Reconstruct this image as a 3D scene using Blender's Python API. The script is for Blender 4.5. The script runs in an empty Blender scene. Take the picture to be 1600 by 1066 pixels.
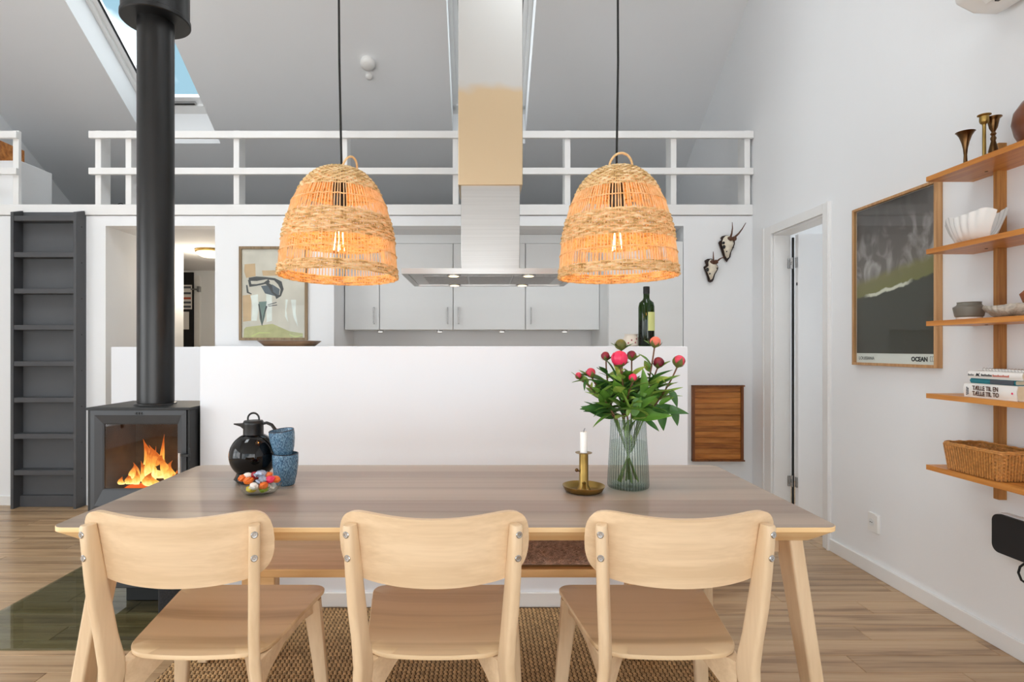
import bpy, bmesh, math, random
from mathutils import Vector, Matrix
R = math.radians
random.seed(7)
SC = bpy.context.scene
COL = SC.collection

# ------------------------------------------------------------------ camera
# world: X right, Y away from the camera, Z up; the camera stands at (0, 0, 1.19)
F, CX, CY, CZ = 900.0, 750.0, 545.0, 1.19
cam_data = bpy.data.cameras.new('camera')
cam_data.sensor_width = 36.0
cam_data.lens = F / 1600 * 36
cam_data.shift_x = (800 - CX) / 1600
cam_data.shift_y = (CY - 533) / 1600
cam_data.clip_start = 0.02
cam = bpy.data.objects.new('camera', cam_data)
cam.location = (0, 0, CZ)
cam.rotation_euler = (R(90), 0, 0)
COL.objects.link(cam)
SC.camera = cam

# ------------------------------------------------------------------ world, daylight, exposure
SC.view_settings.view_transform = 'Standard'
SC.view_settings.look = 'None'
SC.view_settings.gamma = 1.0
SC.view_settings.use_curve_mapping = False
SC.view_settings.exposure = -0.16
W = bpy.data.worlds.new('sky'); SC.world = W; W.use_nodes = True
nt = W.node_tree; nt.nodes.clear()
wo = nt.nodes.new('ShaderNodeOutputWorld'); bg = nt.nodes.new('ShaderNodeBackground')
tc = nt.nodes.new('ShaderNodeTexCoord'); nz = nt.nodes.new('ShaderNodeTexNoise'); rp = nt.nodes.new('ShaderNodeValToRGB')
nz.inputs['Scale'].default_value = 3.2; nz.inputs['Detail'].default_value = 6
rp.color_ramp.elements[0].position = 0.40; rp.color_ramp.elements[0].color = (0.105, 0.168, 0.205, 1)
rp.color_ramp.elements[1].position = 0.56; rp.color_ramp.elements[1].color = (1, 1, 1, 1)
wm = nt.nodes.new('ShaderNodeMapping'); wm.inputs['Location'].default_value = (1.9, 0.2, 0.5)
nt.links.new(tc.outputs['Generated'], wm.inputs['Vector']); nt.links.new(wm.outputs[0], nz.inputs['Vector']); nt.links.new(nz.outputs['Fac'], rp.inputs['Fac'])
nt.links.new(rp.outputs['Color'], bg.inputs['Color']); nt.links.new(bg.outputs['Background'], wo.inputs['Surface'])
bg.inputs['Strength'].default_value = 4.6

def area_light(name, loc, rot, sx, sy, power, col=(1, 1, 1)):
    l = bpy.data.lights.new(name, 'AREA'); l.shape = 'RECTANGLE'; l.size = sx; l.size_y = sy
    l.energy = power; l.color = col
    o = bpy.data.objects.new(name, l); o.location = loc; o.rotation_euler = rot; COL.objects.link(o)
    return o
# daylight coming in through the wide glazing behind the camera
DAY = (0.93, 0.975, 1.0)
area_light('window_daylight', (-1.0, -2.78, 1.15), (R(90), 0, 0), 5.6, 2.1, 56, DAY)
# added fill lamp outside an invented, unseen opening in the left wall
area_light('side_fill', (-4.56, -0.1, 1.25), (R(90), 0, R(-90)), 3.6, 2.0, 55, DAY)
# two added fill lamps in invented, unseen openings of the near roof slope
for rx, rp_ in ((-2.4, 46), (0.7, 22)): area_light('roof_fill', (rx, 1.42, 4.99), (R(32.6), 0, 0), 1.0, 1.4, rp_, DAY)
SC.cycles.max_bounces = 10
SC.cycles.diffuse_bounces = 6
SC.cycles.transparent_max_bounces = 16
SC.cycles.caustics_reflective = False
SC.cycles.caustics_refractive = False
SC.cycles.use_denoising = True
SC.cycles.sample_clamp_indirect = 6.0

# ------------------------------------------------------------------ materials
def lin(c):
    c /= 255.0
    return c / 12.92 if c <= 0.04045 else ((c + 0.055) / 1.055) ** 2.4
def S(r, g, b): return (lin(r), lin(g), lin(b), 1)

class NT:
    def __init__(s, name):
        s.m = bpy.data.materials.new(name); s.m.use_nodes = True
        s.t = s.m.node_tree; s.b = s.t.nodes['Principled BSDF']; s.o = s.t.nodes['Material Output']
    def n(s, typ, **kw):
        x = s.t.nodes.new(typ)
        for k, v in kw.items():
            if k in x.inputs: x.inputs[k].default_value = v
            else: setattr(x, k, v)
        return x
    def l(s, a, b): s.t.links.new(a, b)
    def coords(s, scale, which='Object'):
        tc = s.n('ShaderNodeTexCoord'); mp = s.n('ShaderNodeMapping'); mp.inputs['Scale'].default_value = scale
        s.l(tc.outputs[which], mp.inputs['Vector']); return mp
    def ramp(s, fac, stops):
        r = s.n('ShaderNodeValToRGB'); e = r.color_ramp.elements
        while len(e) < len(stops): e.new(0.5)
        for i, (p, c) in enumerate(stops): e[i].position = p; e[i].color = c
        s.l(fac, r.inputs['Fac']); return r
    def bump(s, h, strength, dist=0.01):
        b = s.n('ShaderNodeBump'); b.inputs['Strength'].default_value = strength; b.inputs['Distance'].default_value = dist
        s.l(h, b.inputs['Height']); s.l(b.outputs['Normal'], s.b.inputs['Normal'])

def dark(c, k): return (c[0]*k, c[1]*k, c[2]*k, 1)

def plain(name, col, rough=0.5, metal=0.0, var=0.06, nscale=6.0, bump=0.0, bscale=250.0, coat=0.0, sheen=0.0, scale=(1, 1, 1)):
    t = NT(name); mp = t.coords(scale)
    nz = t.n('ShaderNodeTexNoise'); nz.inputs['Scale'].default_value = nscale; nz.inputs['Detail'].default_value = 4
    t.l(mp.outputs[0], nz.inputs['Vector'])
    r = t.ramp(nz.outputs['Fac'], [(0.3, dark(col, 1-var)), (0.7, dark(col, 1+var))])
    t.l(r.outputs[0], t.b.inputs['Base Color'])
    t.b.inputs['Roughness'].default_value = rough; t.b.inputs['Metallic'].default_value = metal
    t.b.inputs['Coat Weight'].default_value = coat; t.b.inputs['Coat Roughness'].default_value = 0.03
    if bump:
        n2 = t.n('ShaderNodeTexNoise'); n2.inputs['Scale'].default_value = bscale; t.l(mp.outputs[0], n2.inputs['Vector'])
        t.bump(n2.outputs['Fac'], bump, 0.002)
    return t.m

def wood(name, c1, c2, axis='X', along=1.2, across=16.0, rough=0.45, rand=0.0, coat=0.0, c3=None, fine=1.0):
    t = NT(name)
    sc = {'X': (along, across, across), 'Y': (across, along, across), 'Z': (across, across, along)}[axis]
    mp = t.coords(sc)
    src = mp.outputs[0]
    oi = t.n('ShaderNodeObjectInfo')
    if rand:
        ad = t.n('ShaderNodeVectorMath'); ad.operation = 'ADD'
        ml = t.n('ShaderNodeMath'); ml.operation = 'MULTIPLY'; ml.inputs[1].default_value = 37.0
        t.l(oi.outputs['Random'], ml.inputs[0]); t.l(src, ad.inputs[0]); t.l(ml.outputs[0], ad.inputs[1]); src = ad.outputs[0]
    nz = t.n('ShaderNodeTexNoise'); nz.inputs['Scale'].default_value = 1.0; nz.inputs['Detail'].default_value = 5; nz.inputs['Distortion'].default_value = 0.6
    t.l(src, nz.inputs['Vector'])
    n2 = t.n('ShaderNodeTexNoise'); n2.inputs['Scale'].default_value = 6.0; n2.inputs['Detail'].default_value = 3
    t.l(src, n2.inputs['Vector'])
    mx = t.n('ShaderNodeMath'); mx.operation = 'MULTIPLY_ADD'; mx.inputs[1].default_value = 0.35 * fine; 
    t.l(n2.outputs['Fac'], mx.inputs[0]); t.l(nz.outputs['Fac'], mx.inputs[2])
    o = 0.175 * fine
    st = [(0.34+o, c1), (0.66+o, c2)] if c3 is None else [(0.30+o, c1), (0.5+o, c2), (0.68+o, c3)]
    r = t.ramp(mx.outputs[0], st)
    out = r.outputs[0]
    if rand:
        hs = t.n('ShaderNodeHueSaturation'); mr = t.n('ShaderNodeMapRange')
        mr.inputs['To Min'].default_value = 1 - rand; mr.inputs['To Max'].default_value = 1 + rand
        t.l(oi.outputs['Random'], mr.inputs['Value']); t.l(mr.outputs[0], hs.inputs['Value']); t.l(out, hs.inputs['Color']); out = hs.outputs[0]
    t.l(out, t.b.inputs['Base Color'])
    t.b.inputs['Roughness'].default_value = rough; t.b.inputs['Coat Weight'].default_value = coat; t.b.inputs['Coat Roughness'].default_value = 0.15
    t.bump(n2.outputs['Fac'], 0.08, 0.002)
    return t.m

def glassy(name, tint, refl=1.45, rough=0.02):
    t = NT(name); t.t.nodes.remove(t.b)
    tr = t.n('ShaderNodeBsdfTransparent'); tr.inputs[0].default_value = tint
    gl = t.n('ShaderNodeBsdfGlossy'); gl.inputs['Roughness'].default_value = rough
    fr = t.n('ShaderNodeFresnel'); fr.inputs['IOR'].default_value = refl
    ge = t.n('ShaderNodeNewGeometry'); iv = t.n('ShaderNodeMath'); iv.operation = 'SUBTRACT'; iv.inputs[0].default_value = 1.0
    ml = t.n('ShaderNodeMath'); ml.operation = 'MULTIPLY'   # reflect once, on the outer faces of the sheet
    t.l(ge.outputs['Backfacing'], iv.inputs[1]); t.l(iv.outputs[0], ml.inputs[0]); t.l(fr.outputs[0], ml.inputs[1])
    mx = t.n('ShaderNodeMixShader')
    t.l(ml.outputs[0], mx.inputs[0]); t.l(tr.outputs[0], mx.inputs[1]); t.l(gl.outputs[0], mx.inputs[2]); t.l(mx.outputs[0], t.o.inputs['Surface'])
    return t.m

def emit(name, col, strength):
    t = NT(name); t.t.nodes.remove(t.b)
    e = t.n('ShaderNodeEmission'); e.inputs[0].default_value = col; e.inputs[1].default_value = strength
    t.l(e.outputs[0], t.o.inputs['Surface']); return t.m

M = {}
M['wall'] = plain('painted_wall', S(236, 238, 240), 0.7, var=0.012, nscale=1.5, bump=0.12, bscale=160, scale=(1, 1, 0.5))
M['ceiling'] = plain('painted_ceiling', S(228, 230, 232), 0.8, var=0.012, nscale=1.2, bump=0.08, bscale=90)
M['white'] = plain('white_lacquer', S(238, 239, 240), 0.45, var=0.01)
M['trimwhite'] = plain('white_trim', S(234, 234, 233), 0.4, var=0.015)
M['island'] = plain('white_plaster', S(230, 233, 238), 0.55, var=0.008, nscale=2)
M['cabinet'] = plain('grey_white_cabinet', S(226, 228, 228), 0.4, var=0.012, nscale=3, scale=(0.3, 1, 3))
M['gap'] = plain('shadow_gap', S(60, 60, 60), 0.8)
M['floor'] = wood('oak_floor', S(132, 102, 72), S(180, 148, 112), 'X', 0.9, 20, 0.34, rand=0.12, coat=0.15, c3=S(192, 162, 126))
M['table'] = wood('ash_table_top', S(134, 117, 101), S(166, 149, 132), 'X', 0.16, 8, 0.36, c3=S(178, 161, 144), coat=0.1, fine=0.5)
M['tabledark'] = wood('ash_table_top_dark', S(118, 101, 88), S(150, 131, 116), 'X', 0.16, 12, 0.36, c3=S(160, 142, 126), coat=0.1, fine=0.5)
M['beech'] = wood('pale_birch', S(216, 188, 152), S(228, 202, 168), 'Z', 1.5, 20, 0.42, rand=0.02)
M['beechx'] = wood('pale_birch_across', S(216, 188, 152), S(232, 206, 172), 'X', 1.0, 26, 0.42, rand=0.02)
M['beechedge'] = wood('birch_ply_edge', S(238, 198, 140), S(250, 220, 172), 'X', 1.0, 26, 0.45)
M['seat'] = wood('ash_seat', S(192, 160, 120), S(226, 197, 156), 'X', 0.4, 9, 0.4, rand=0.03, c3=S(230, 202, 164), fine=0.5)
M['bench'] = wood('oak_bench', S(206, 160, 104), S(230, 186, 130), 'X', 1.0, 14, 0.45)
M['shelfwood'] = wood('cherry_shelf', S(186, 114, 44), S(216, 148, 72), 'Y', 1.4, 22, 0.38, rand=0.04)
M['uprightwood'] = wood('oak_upright', S(150, 96, 40), S(190, 136, 72), 'Z', 1.4, 40, 0.5)
M['frame_oak'] = wood('oak_frame', S(172, 126, 80), S(200, 156, 108), 'Z', 2, 50, 0.45)
M['frame_brown'] = wood('brown_frame', S(120, 98, 70), S(152, 128, 96), 'Z', 2, 50, 0.5)
M['teak'] = wood('teak_board', S(128, 70, 20), S(178, 110, 46), 'X', 2.2, 26, 0.4, rand=0.22, c3=S(196, 132, 66))
M['teakframe'] = wood('teak_frame', S(104, 56, 22), S(140, 84, 40), 'Z', 2, 40, 0.5)
M['ladder'] = plain('charcoal_paint', S(72, 73, 76), 0.5, var=0.06, nscale=10)
M['ladderback'] = plain('charcoal_panel', S(84, 86, 89), 0.6, var=0.04, nscale=4)
M['black'] = plain('black_paint', S(22, 22, 23), 0.45)
M['pipe'] = plain('black_steel_pipe', S(15, 14, 14), 0.33, 0.0, var=0.5, nscale=5, bump=0.05, bscale=30, scale=(3, 3, 1))
M['stove'] = plain('dark_cast_iron', S(66, 68, 71), 0.5, 0.3, var=0.05)
M['stoveblack'] = plain('stove_side_black', S(30, 31, 32), 0.5, 0.2)
M['fireclay'] = plain('vermiculite_lining', S(78, 66, 52), 0.9, var=0.35, nscale=14, bump=0.3, bscale=60)
M['log'] = plain('charred_log', S(48, 32, 24), 0.9, var=0.5, nscale=30, bump=0.6, bscale=60)
M['steel'] = plain('brushed_steel', (0.53, 0.525, 0.515, 1), 0.3, 1.0, var=0.06, nscale=2.0, scale=(0.5, 0.5, 60))
M['steeldark'] = plain('filter_mesh_steel', (0.42, 0.42, 0.42, 1), 0.4, 1.0, var=0.15, nscale=60)
M['chrome'] = plain('chrome', (0.46, 0.46, 0.46, 1), 0.22, 1.0)
M['brass'] = plain('aged_brass', (0.36, 0.235, 0.07, 1), 0.36, 1.0, var=0.25, nscale=14)
M['brassdark'] = plain('dark_brass', (0.16, 0.085, 0.035, 1), 0.3, 1.0, var=0.4, nscale=20)
M['blackgloss'] = plain('black_gloss_enamel', S(7, 7, 8), 0.06)
M['blackgloss'].node_tree.nodes['Principled BSDF'].inputs['Specular IOR Level'].default_value = 0.4
M['blackplastic'] = plain('black_plastic', S(9, 9, 10), 0.4)
M['cord'] = plain('black_textile_cord', S(20, 19, 18), 0.8)
M['wax'] = plain('white_wax', S(248, 246, 242), 0.4)
M['green_leaf'] = plain('peony_leaf', S(96, 142, 54), 0.42, var=0.35, nscale=16)
M['green_leaf2'] = plain('peony_leaf_dark', S(62, 106, 48), 0.42, var=0.3, nscale=16)
M['green_leaf3'] = plain('peony_leaf_light', S(152, 184, 84), 0.42, var=0.25, nscale=16)
M['stem'] = plain('peony_stem', S(110, 74, 52), 0.5, var=0.3, nscale=30)
M['stemgreen'] = plain('peony_stem_green', S(104, 128, 62), 0.5, var=0.2, nscale=30)
M['pink'] = plain('hot_pink_petal', S(238, 26, 106), 0.5, var=0.2, nscale=40)
M['rose'] = plain('rose_petal', S(212, 66, 92), 0.5, var=0.3, nscale=40)
M['darkrose'] = plain('dark_red_bud', S(134, 34, 56), 0.5, var=0.35, nscale=40)
M['coral'] = plain('coral_petal', S(226, 124, 104), 0.5, var=0.25, nscale=40)
M['sepal'] = plain('bud_sepal', S(104, 110, 54), 0.5, var=0.35, nscale=40)
M['glass'] = glassy('clear_glass', (0.96, 0.98, 0.97, 1), 1.45)
M['vaseglass'] = glassy('grey_green_glass', (0.72, 0.80, 0.78, 1), 1.5)
def ribbed_glass():
    # pressed ribs: the glass is thicker, and so greyer, along each rib
    m = glassy('ribbed_grey_green_glass', (0.8, 0.85, 0.84, 1), 1.5); nt_ = m.node_tree
    tc_ = nt_.nodes.new('ShaderNodeTexCoord'); gr = nt_.nodes.new('ShaderNodeTexGradient'); gr.gradient_type = 'RADIAL'
    mu = nt_.nodes.new('ShaderNodeMath'); mu.operation = 'MULTIPLY'; mu.inputs[1].default_value = 2*math.pi*44
    si = nt_.nodes.new('ShaderNodeMath'); si.operation = 'SINE'; r = nt_.nodes.new('ShaderNodeValToRGB')
    mr = nt_.nodes.new('ShaderNodeMapRange'); mr.inputs['From Min'].default_value = -1
    r.color_ramp.elements[0].position = 0.25; r.color_ramp.elements[0].color = (0.55, 0.62, 0.62, 1)
    r.color_ramp.elements[1].position = 0.7; r.color_ramp.elements[1].color = (0.88, 0.92, 0.91, 1)
    L = nt_.links.new
    L(tc_.outputs['Object'], gr.inputs['Vector']); L(gr.outputs['Fac'], mu.inputs[0]); L(mu.outputs[0], si.inputs[0]); L(si.outputs[0], mr.inputs['Value']); L(mr.outputs[0], r.inputs['Fac'])
    for n_ in nt_.nodes:
        if n_.type == 'BSDF_TRANSPARENT': L(r.outputs[0], n_.inputs[0])
    return m
M['ribglass'] = ribbed_glass()
M['water'] = glassy('vase_water', (0.90, 0.93, 0.89, 1), 1.2)
M['plateglass'] = glassy('tinted_floor_glass', (0.72, 0.77, 0.72, 1), 1.55)
M['paneglass'] = glassy('window_pane', (0.96, 0.98, 0.98, 1), 1.3)
M['stoveglass'] = glassy('stove_glass', (0.80, 0.76, 0.72, 1), 1.55)
M['ceramicwhite'] = plain('white_porcelain', S(240, 240, 238), 0.25, var=0.03, coat=0.4)
M['shellstone'] = wood('grey_shell', S(140, 134, 124), S(214, 208, 196), 'Y', 6, 40, 0.4)
M['greyclay'] = plain('grey_stoneware', S(118, 114, 104), 0.45, var=0.12, nscale=18)
M['brownclay'] = plain('brown_stoneware', S(112, 60, 28), 0.3, var=0.3, nscale=9, coat=0.3)
M['terracotta'] = plain('terracotta', S(160, 92, 54), 0.5, var=0.1)
M['paper'] = plain('paper_white', S(236, 234, 230), 0.7, var=0.02)
M['pages'] = plain('book_pages', S(222, 208, 180), 0.8, var=0.06, nscale=3, scale=(1, 1, 200))
M['ink'] = plain('black_ink', S(30, 30, 32), 0.7)
M['brownink'] = plain('brown_ink', S(86, 58, 44), 0.7)
M['redink'] = plain('red_ink', S(190, 84, 60), 0.7)
M['teal'] = plain('teal_cover', S(40, 124, 136), 0.5)
M['slate'] = plain('slate_cover', S(76, 82, 90), 0.5)
M['plastic'] = plain('white_plastic', S(236, 236, 234), 0.35, var=0.01)
M['feltblack'] = plain('black_felt', S(30, 30, 32), 0.95, var=0.5, nscale=180, bump=0.4, bscale=300)
M['jute'] = plain('jute_rug', S(182, 148, 104), 0.9, var=0.42, nscale=55, scale=(1, 1.6, 1))
M['jutebase'] = plain('jute_backing', S(84, 62, 40), 0.95, var=0.2, nscale=60)
M['fur'] = plain('brown_fur', S(196, 164, 144), 0.9, var=0.4, nscale=60)
M['antler'] = plain('dark_antler', S(86, 50, 28), 0.5, var=0.4, nscale=40)
M['bone'] = plain('bleached_bone', S(226, 216, 196), 0.6, var=0.12, nscale=30)
M['shield'] = plain('dark_wood_shield', S(40, 22, 16), 0.45, var=0.3, nscale=30)
M['bottle'] = glassy('green_bottle_glass', (0.10, 0.20, 0.03, 1), 1.5)
M['oil'] = plain('olive_oil', S(38, 48, 12), 0.1, coat=0.6)
M['label'] = plain('cream_label', S(206, 212, 140), 0.6)
M['trayw'] = wood('dark_wood_tray', S(104, 80, 60), S(140, 112, 84), 'X', 2, 24, 0.4)
M['warm'] = emit('warm_spot', (1.0, 0.72, 0.38, 1), 5.0)
M['coolspot'] = emit('cool_spot', (1.0, 0.97, 0.9, 1), 2.5)
M['lampglow'] = emit('frosted_lamp_glow', (1.0, 0.86, 0.62, 1), 3.0)
M['filament'] = emit('glowing_filament', (1.0, 0.62, 0.22, 1), 40.0)
M['bulb'] = glassy('bulb_glass', (1.0, 0.97, 0.92, 1), 1.45)

def cup_glaze():
    t = NT('blue_reactive_glaze'); mp = t.coords((95, 95, 42))
    n = t.n('ShaderNodeTexNoise'); n.inputs['Scale'].default_value = 4.0; n.inputs['Detail'].default_value = 6; t.l(mp.outputs[0], n.inputs['Vector'])
    r = t.ramp(n.outputs['Fac'], [(0.32, S(38, 62, 88)), (0.5, S(80, 116, 144)), (0.68, S(132, 168, 190))])
    t.l(r.outputs[0], t.b.inputs['Base Color']); t.b.inputs['Roughness'].default_value = 0.22
    t.bump(n.outputs['Fac'], 0.15, 0.001); return t.m
M['cup'] = cup_glaze()
def straw(name, c1, c2, c3, transl, sc=(1, 1, 1)):
    t = NT(name); t.t.nodes.remove(t.b); mp = t.coords(sc)
    n = t.n('ShaderNodeTexNoise'); n.inputs['Scale'].default_value = 60; n.inputs['Detail'].default_value = 2; t.l(mp.outputs[0], n.inputs['Vector'])
    r = t.ramp(n.outputs['Fac'], [(0.3, c1), (0.5, c2), (0.7, c3)])
    d = t.n('ShaderNodeBsdfDiffuse'); tr = t.n('ShaderNodeBsdfTranslucent'); mx = t.n('ShaderNodeMixShader'); mx.inputs[0].default_value = transl
    t.l(r.outputs[0], d.inputs[0]); t.l(r.outputs[0], tr.inputs[0]); t.l(d.outputs[0], mx.inputs[1]); t.l(tr.outputs[0], mx.inputs[2]); t.l(mx.outputs[0], t.o.inputs['Surface'])
    return t.m
M['straw'] = straw('seagrass_weave', S(176, 134, 78), S(232, 196, 140), S(252, 232, 192), 0.22, (0.55, 0.55, 2.6))
M['cane'] = straw('rattan_cane', S(232, 194, 136), S(244, 210, 158), S(250, 222, 178), 0.3)
M['wicker'] = plain('honey_wicker', S(192, 134, 70), 0.55, var=0.28, nscale=90)
M['wickerdark'] = plain('dark_wicker', S(112, 70, 34), 0.6, var=0.3, nscale=70)

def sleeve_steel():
    # upper hood sleeve: steel with a straw-coloured lower patch with a ragged upper edge
    t = NT('straw_patch_steel'); mp = t.coords((1, 1, 1)); sp = t.n('ShaderNodeSeparateXYZ'); t.l(mp.outputs[0], sp.inputs[0])
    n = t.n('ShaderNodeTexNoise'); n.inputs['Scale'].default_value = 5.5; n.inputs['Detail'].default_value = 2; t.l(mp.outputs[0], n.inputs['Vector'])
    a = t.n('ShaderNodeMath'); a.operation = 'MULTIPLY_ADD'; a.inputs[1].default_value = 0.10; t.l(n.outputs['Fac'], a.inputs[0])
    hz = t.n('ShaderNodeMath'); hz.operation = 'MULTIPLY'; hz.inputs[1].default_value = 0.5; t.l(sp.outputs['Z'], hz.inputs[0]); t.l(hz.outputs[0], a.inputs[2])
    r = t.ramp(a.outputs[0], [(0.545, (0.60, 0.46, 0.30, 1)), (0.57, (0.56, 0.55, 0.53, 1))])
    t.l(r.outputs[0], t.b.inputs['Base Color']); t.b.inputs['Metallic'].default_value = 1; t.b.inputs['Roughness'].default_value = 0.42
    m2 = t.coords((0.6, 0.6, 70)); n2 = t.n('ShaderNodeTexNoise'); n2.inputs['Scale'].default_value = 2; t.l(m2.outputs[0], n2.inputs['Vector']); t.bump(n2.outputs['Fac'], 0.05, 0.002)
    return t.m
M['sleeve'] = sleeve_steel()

def flame_mat():
    t = NT('flame'); t.t.nodes.remove(t.b)
    tc = t.n('ShaderNodeTexCoord'); sp = t.n('ShaderNodeSeparateXYZ'); t.l(tc.outputs['Generated'], sp.inputs[0])
    n = t.n('ShaderNodeTexNoise'); n.inputs['Scale'].default_value = 5; t.l(tc.outputs['Generated'], n.inputs['Vector'])
    a = t.n('ShaderNodeMath'); a.operation = 'MULTIPLY_ADD'; a.inputs[1].default_value = 0.5; t.l(n.outputs['Fac'], a.inputs[0]); t.l(sp.outputs['Z'], a.inputs[2])
    r = t.ramp(a.outputs[0], [(0.3, (1.0, 0.78, 0.30, 1)), (0.62, (1.0, 0.50, 0.08, 1)), (1.0, (0.95, 0.20, 0.02, 1))])
    st = t.n('ShaderNodeMapRange'); st.inputs['From Min'].default_value = 0.2; st.inputs['From Max'].default_value = 1.1; st.inputs['To Min'].default_value = 3.4; st.inputs['To Max'].default_value = 1.0
    t.l(a.outputs[0], st.inputs['Value'])
    e = t.n('ShaderNodeEmission'); t.l(r.outputs[0], e.inputs[0]); t.l(st.outputs[0], e.inputs[1]); t.l(e.outputs[0], t.o.inputs['Surface'])
    return t.m
M['flame'] = flame_mat()
M['ember'] = emit('ember', (1.0, 0.16, 0.02, 1), 1.6)

def ocean_print():
    # aerial-surf style print: dark water, swirling foam, an olive band and a white breaking line
    t = NT('surf_print'); tc = t.n('ShaderNodeTexCoord'); sp = t.n('ShaderNodeSeparateXYZ'); t.l(tc.outputs['Generated'], sp.inputs[0])
    def noise(sc, det, vec=None, dist=0.0):
        n = t.n('ShaderNodeTexNoise'); n.inputs['Scale'].default_value = sc; n.inputs['Detail'].default_value = det; n.inputs['Distortion'].default_value = dist
        t.l(vec or tc.outputs['Generated'], n.inputs['Vector']); return n.outputs['Fac']
    def math_(op, a, b=None, c=None):
        m = t.n('ShaderNodeMath'); m.operation = op
        for i, x in enumerate((a, b, c)):
            if x is None: continue
            if isinstance(x, (int, float)): m.inputs[i].default_value = x
            else: t.l(x, m.inputs[i])
        return m.outputs[0]
    z = sp.outputs['Z']; y = sp.outputs['Y']
    # coast line: rises towards the near edge (generated y runs away from the camera)
    s = math_('MULTIPLY_ADD', y, 0.10, z)
    s = math_('ADD', s, math_('MULTIPLY', math_('SUBTRACT', noise(9, 6), 0.5), 0.05))
    base = t.ramp(s, [(0.0, S(60, 56, 48)), (0.44, S(62, 58, 48)), (0.475, S(64, 59, 48)), (0.485, S(124, 118, 66)), (0.58, S(128, 120, 76)), (0.62, S(116, 105, 102)), (0.9, S(96, 86, 84)), (1.0, S(84, 76, 74))])
    base.color_ramp.interpolation = 'LINEAR'
    foam = t.ramp(noise(5.5, 9, dist=1.2), [(0.44, (0, 0, 0, 1)), (0.7, (1, 1, 1, 1))])
    up = t.ramp(s, [(0.56, (0, 0, 0, 1)), (0.64, (1, 1, 1, 1)), (0.84, (0.6, 0.6, 0.6, 1)), (0.93, (0.08, 0.08, 0.08, 1))])
    fm = math_('MULTIPLY', foam.outputs[0], up.outputs[0]); fm = math_('MULTIPLY', fm, 0.85)
    m1 = t.n('ShaderNodeMix'); m1.data_type = 'RGBA'; t.l(fm, m1.inputs[0]); t.l(base.outputs[0], m1.inputs[6]); m1.inputs[7].default_value = S(200, 190, 190)
    ln = t.ramp(s, [(0.462, (0, 0, 0, 1)), (0.470, (1, 1, 1, 1)), (0.484, (1, 1, 1, 1)), (0.49, (0, 0, 0, 1))])
    yl = t.ramp(y, [(0.25, (0, 0, 0, 1)), (0.34, (1, 1, 1, 1)), (0.80, (1, 1, 1, 1)), (0.9, (0, 0, 0, 1))])
    lf = math_('MULTIPLY', ln.outputs[0], yl.outputs[0])
    m2 = t.n('ShaderNodeMix'); m2.data_type = 'RGBA'; t.l(lf, m2.inputs[0]); t.l(m1.outputs[2], m2.inputs[6]); m2.inputs[7].default_value = S(228, 222, 206)
    t.l(m2.outputs[2], t.b.inputs['Base Color']); t.b.inputs['Roughness'].default_value = 0.5
    return t.m
M['surf'] = ocean_print()
def wash(name, c1, c2, sc=6):
    return plain(name, tuple((a+b)/2 for a, b in zip(c1, c2)), 0.7, var=0.12, nscale=sc)
M['art_ground'] = wash('art_ground', S(214, 203, 192), S(226, 216, 206))
M['art_peach'] = wash('art_peach', S(206, 166, 126), S(220, 190, 156), 12)
M['art_dark'] = wash('art_dark', S(58, 62, 68), S(94, 92, 92), 30)
M['art_navy'] = wash('art_navy', S(78, 88, 104), S(120, 124, 130), 30)
M['art_olive'] = wash('art_olive', S(178, 172, 118), S(204, 198, 154), 18)
M['art_white'] = wash('art_white', S(236, 236, 232), S(244, 244, 242), 12)
M['art_teal'] = wash('art_teal', S(108, 130, 128), S(140, 156, 150), 20)

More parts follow.
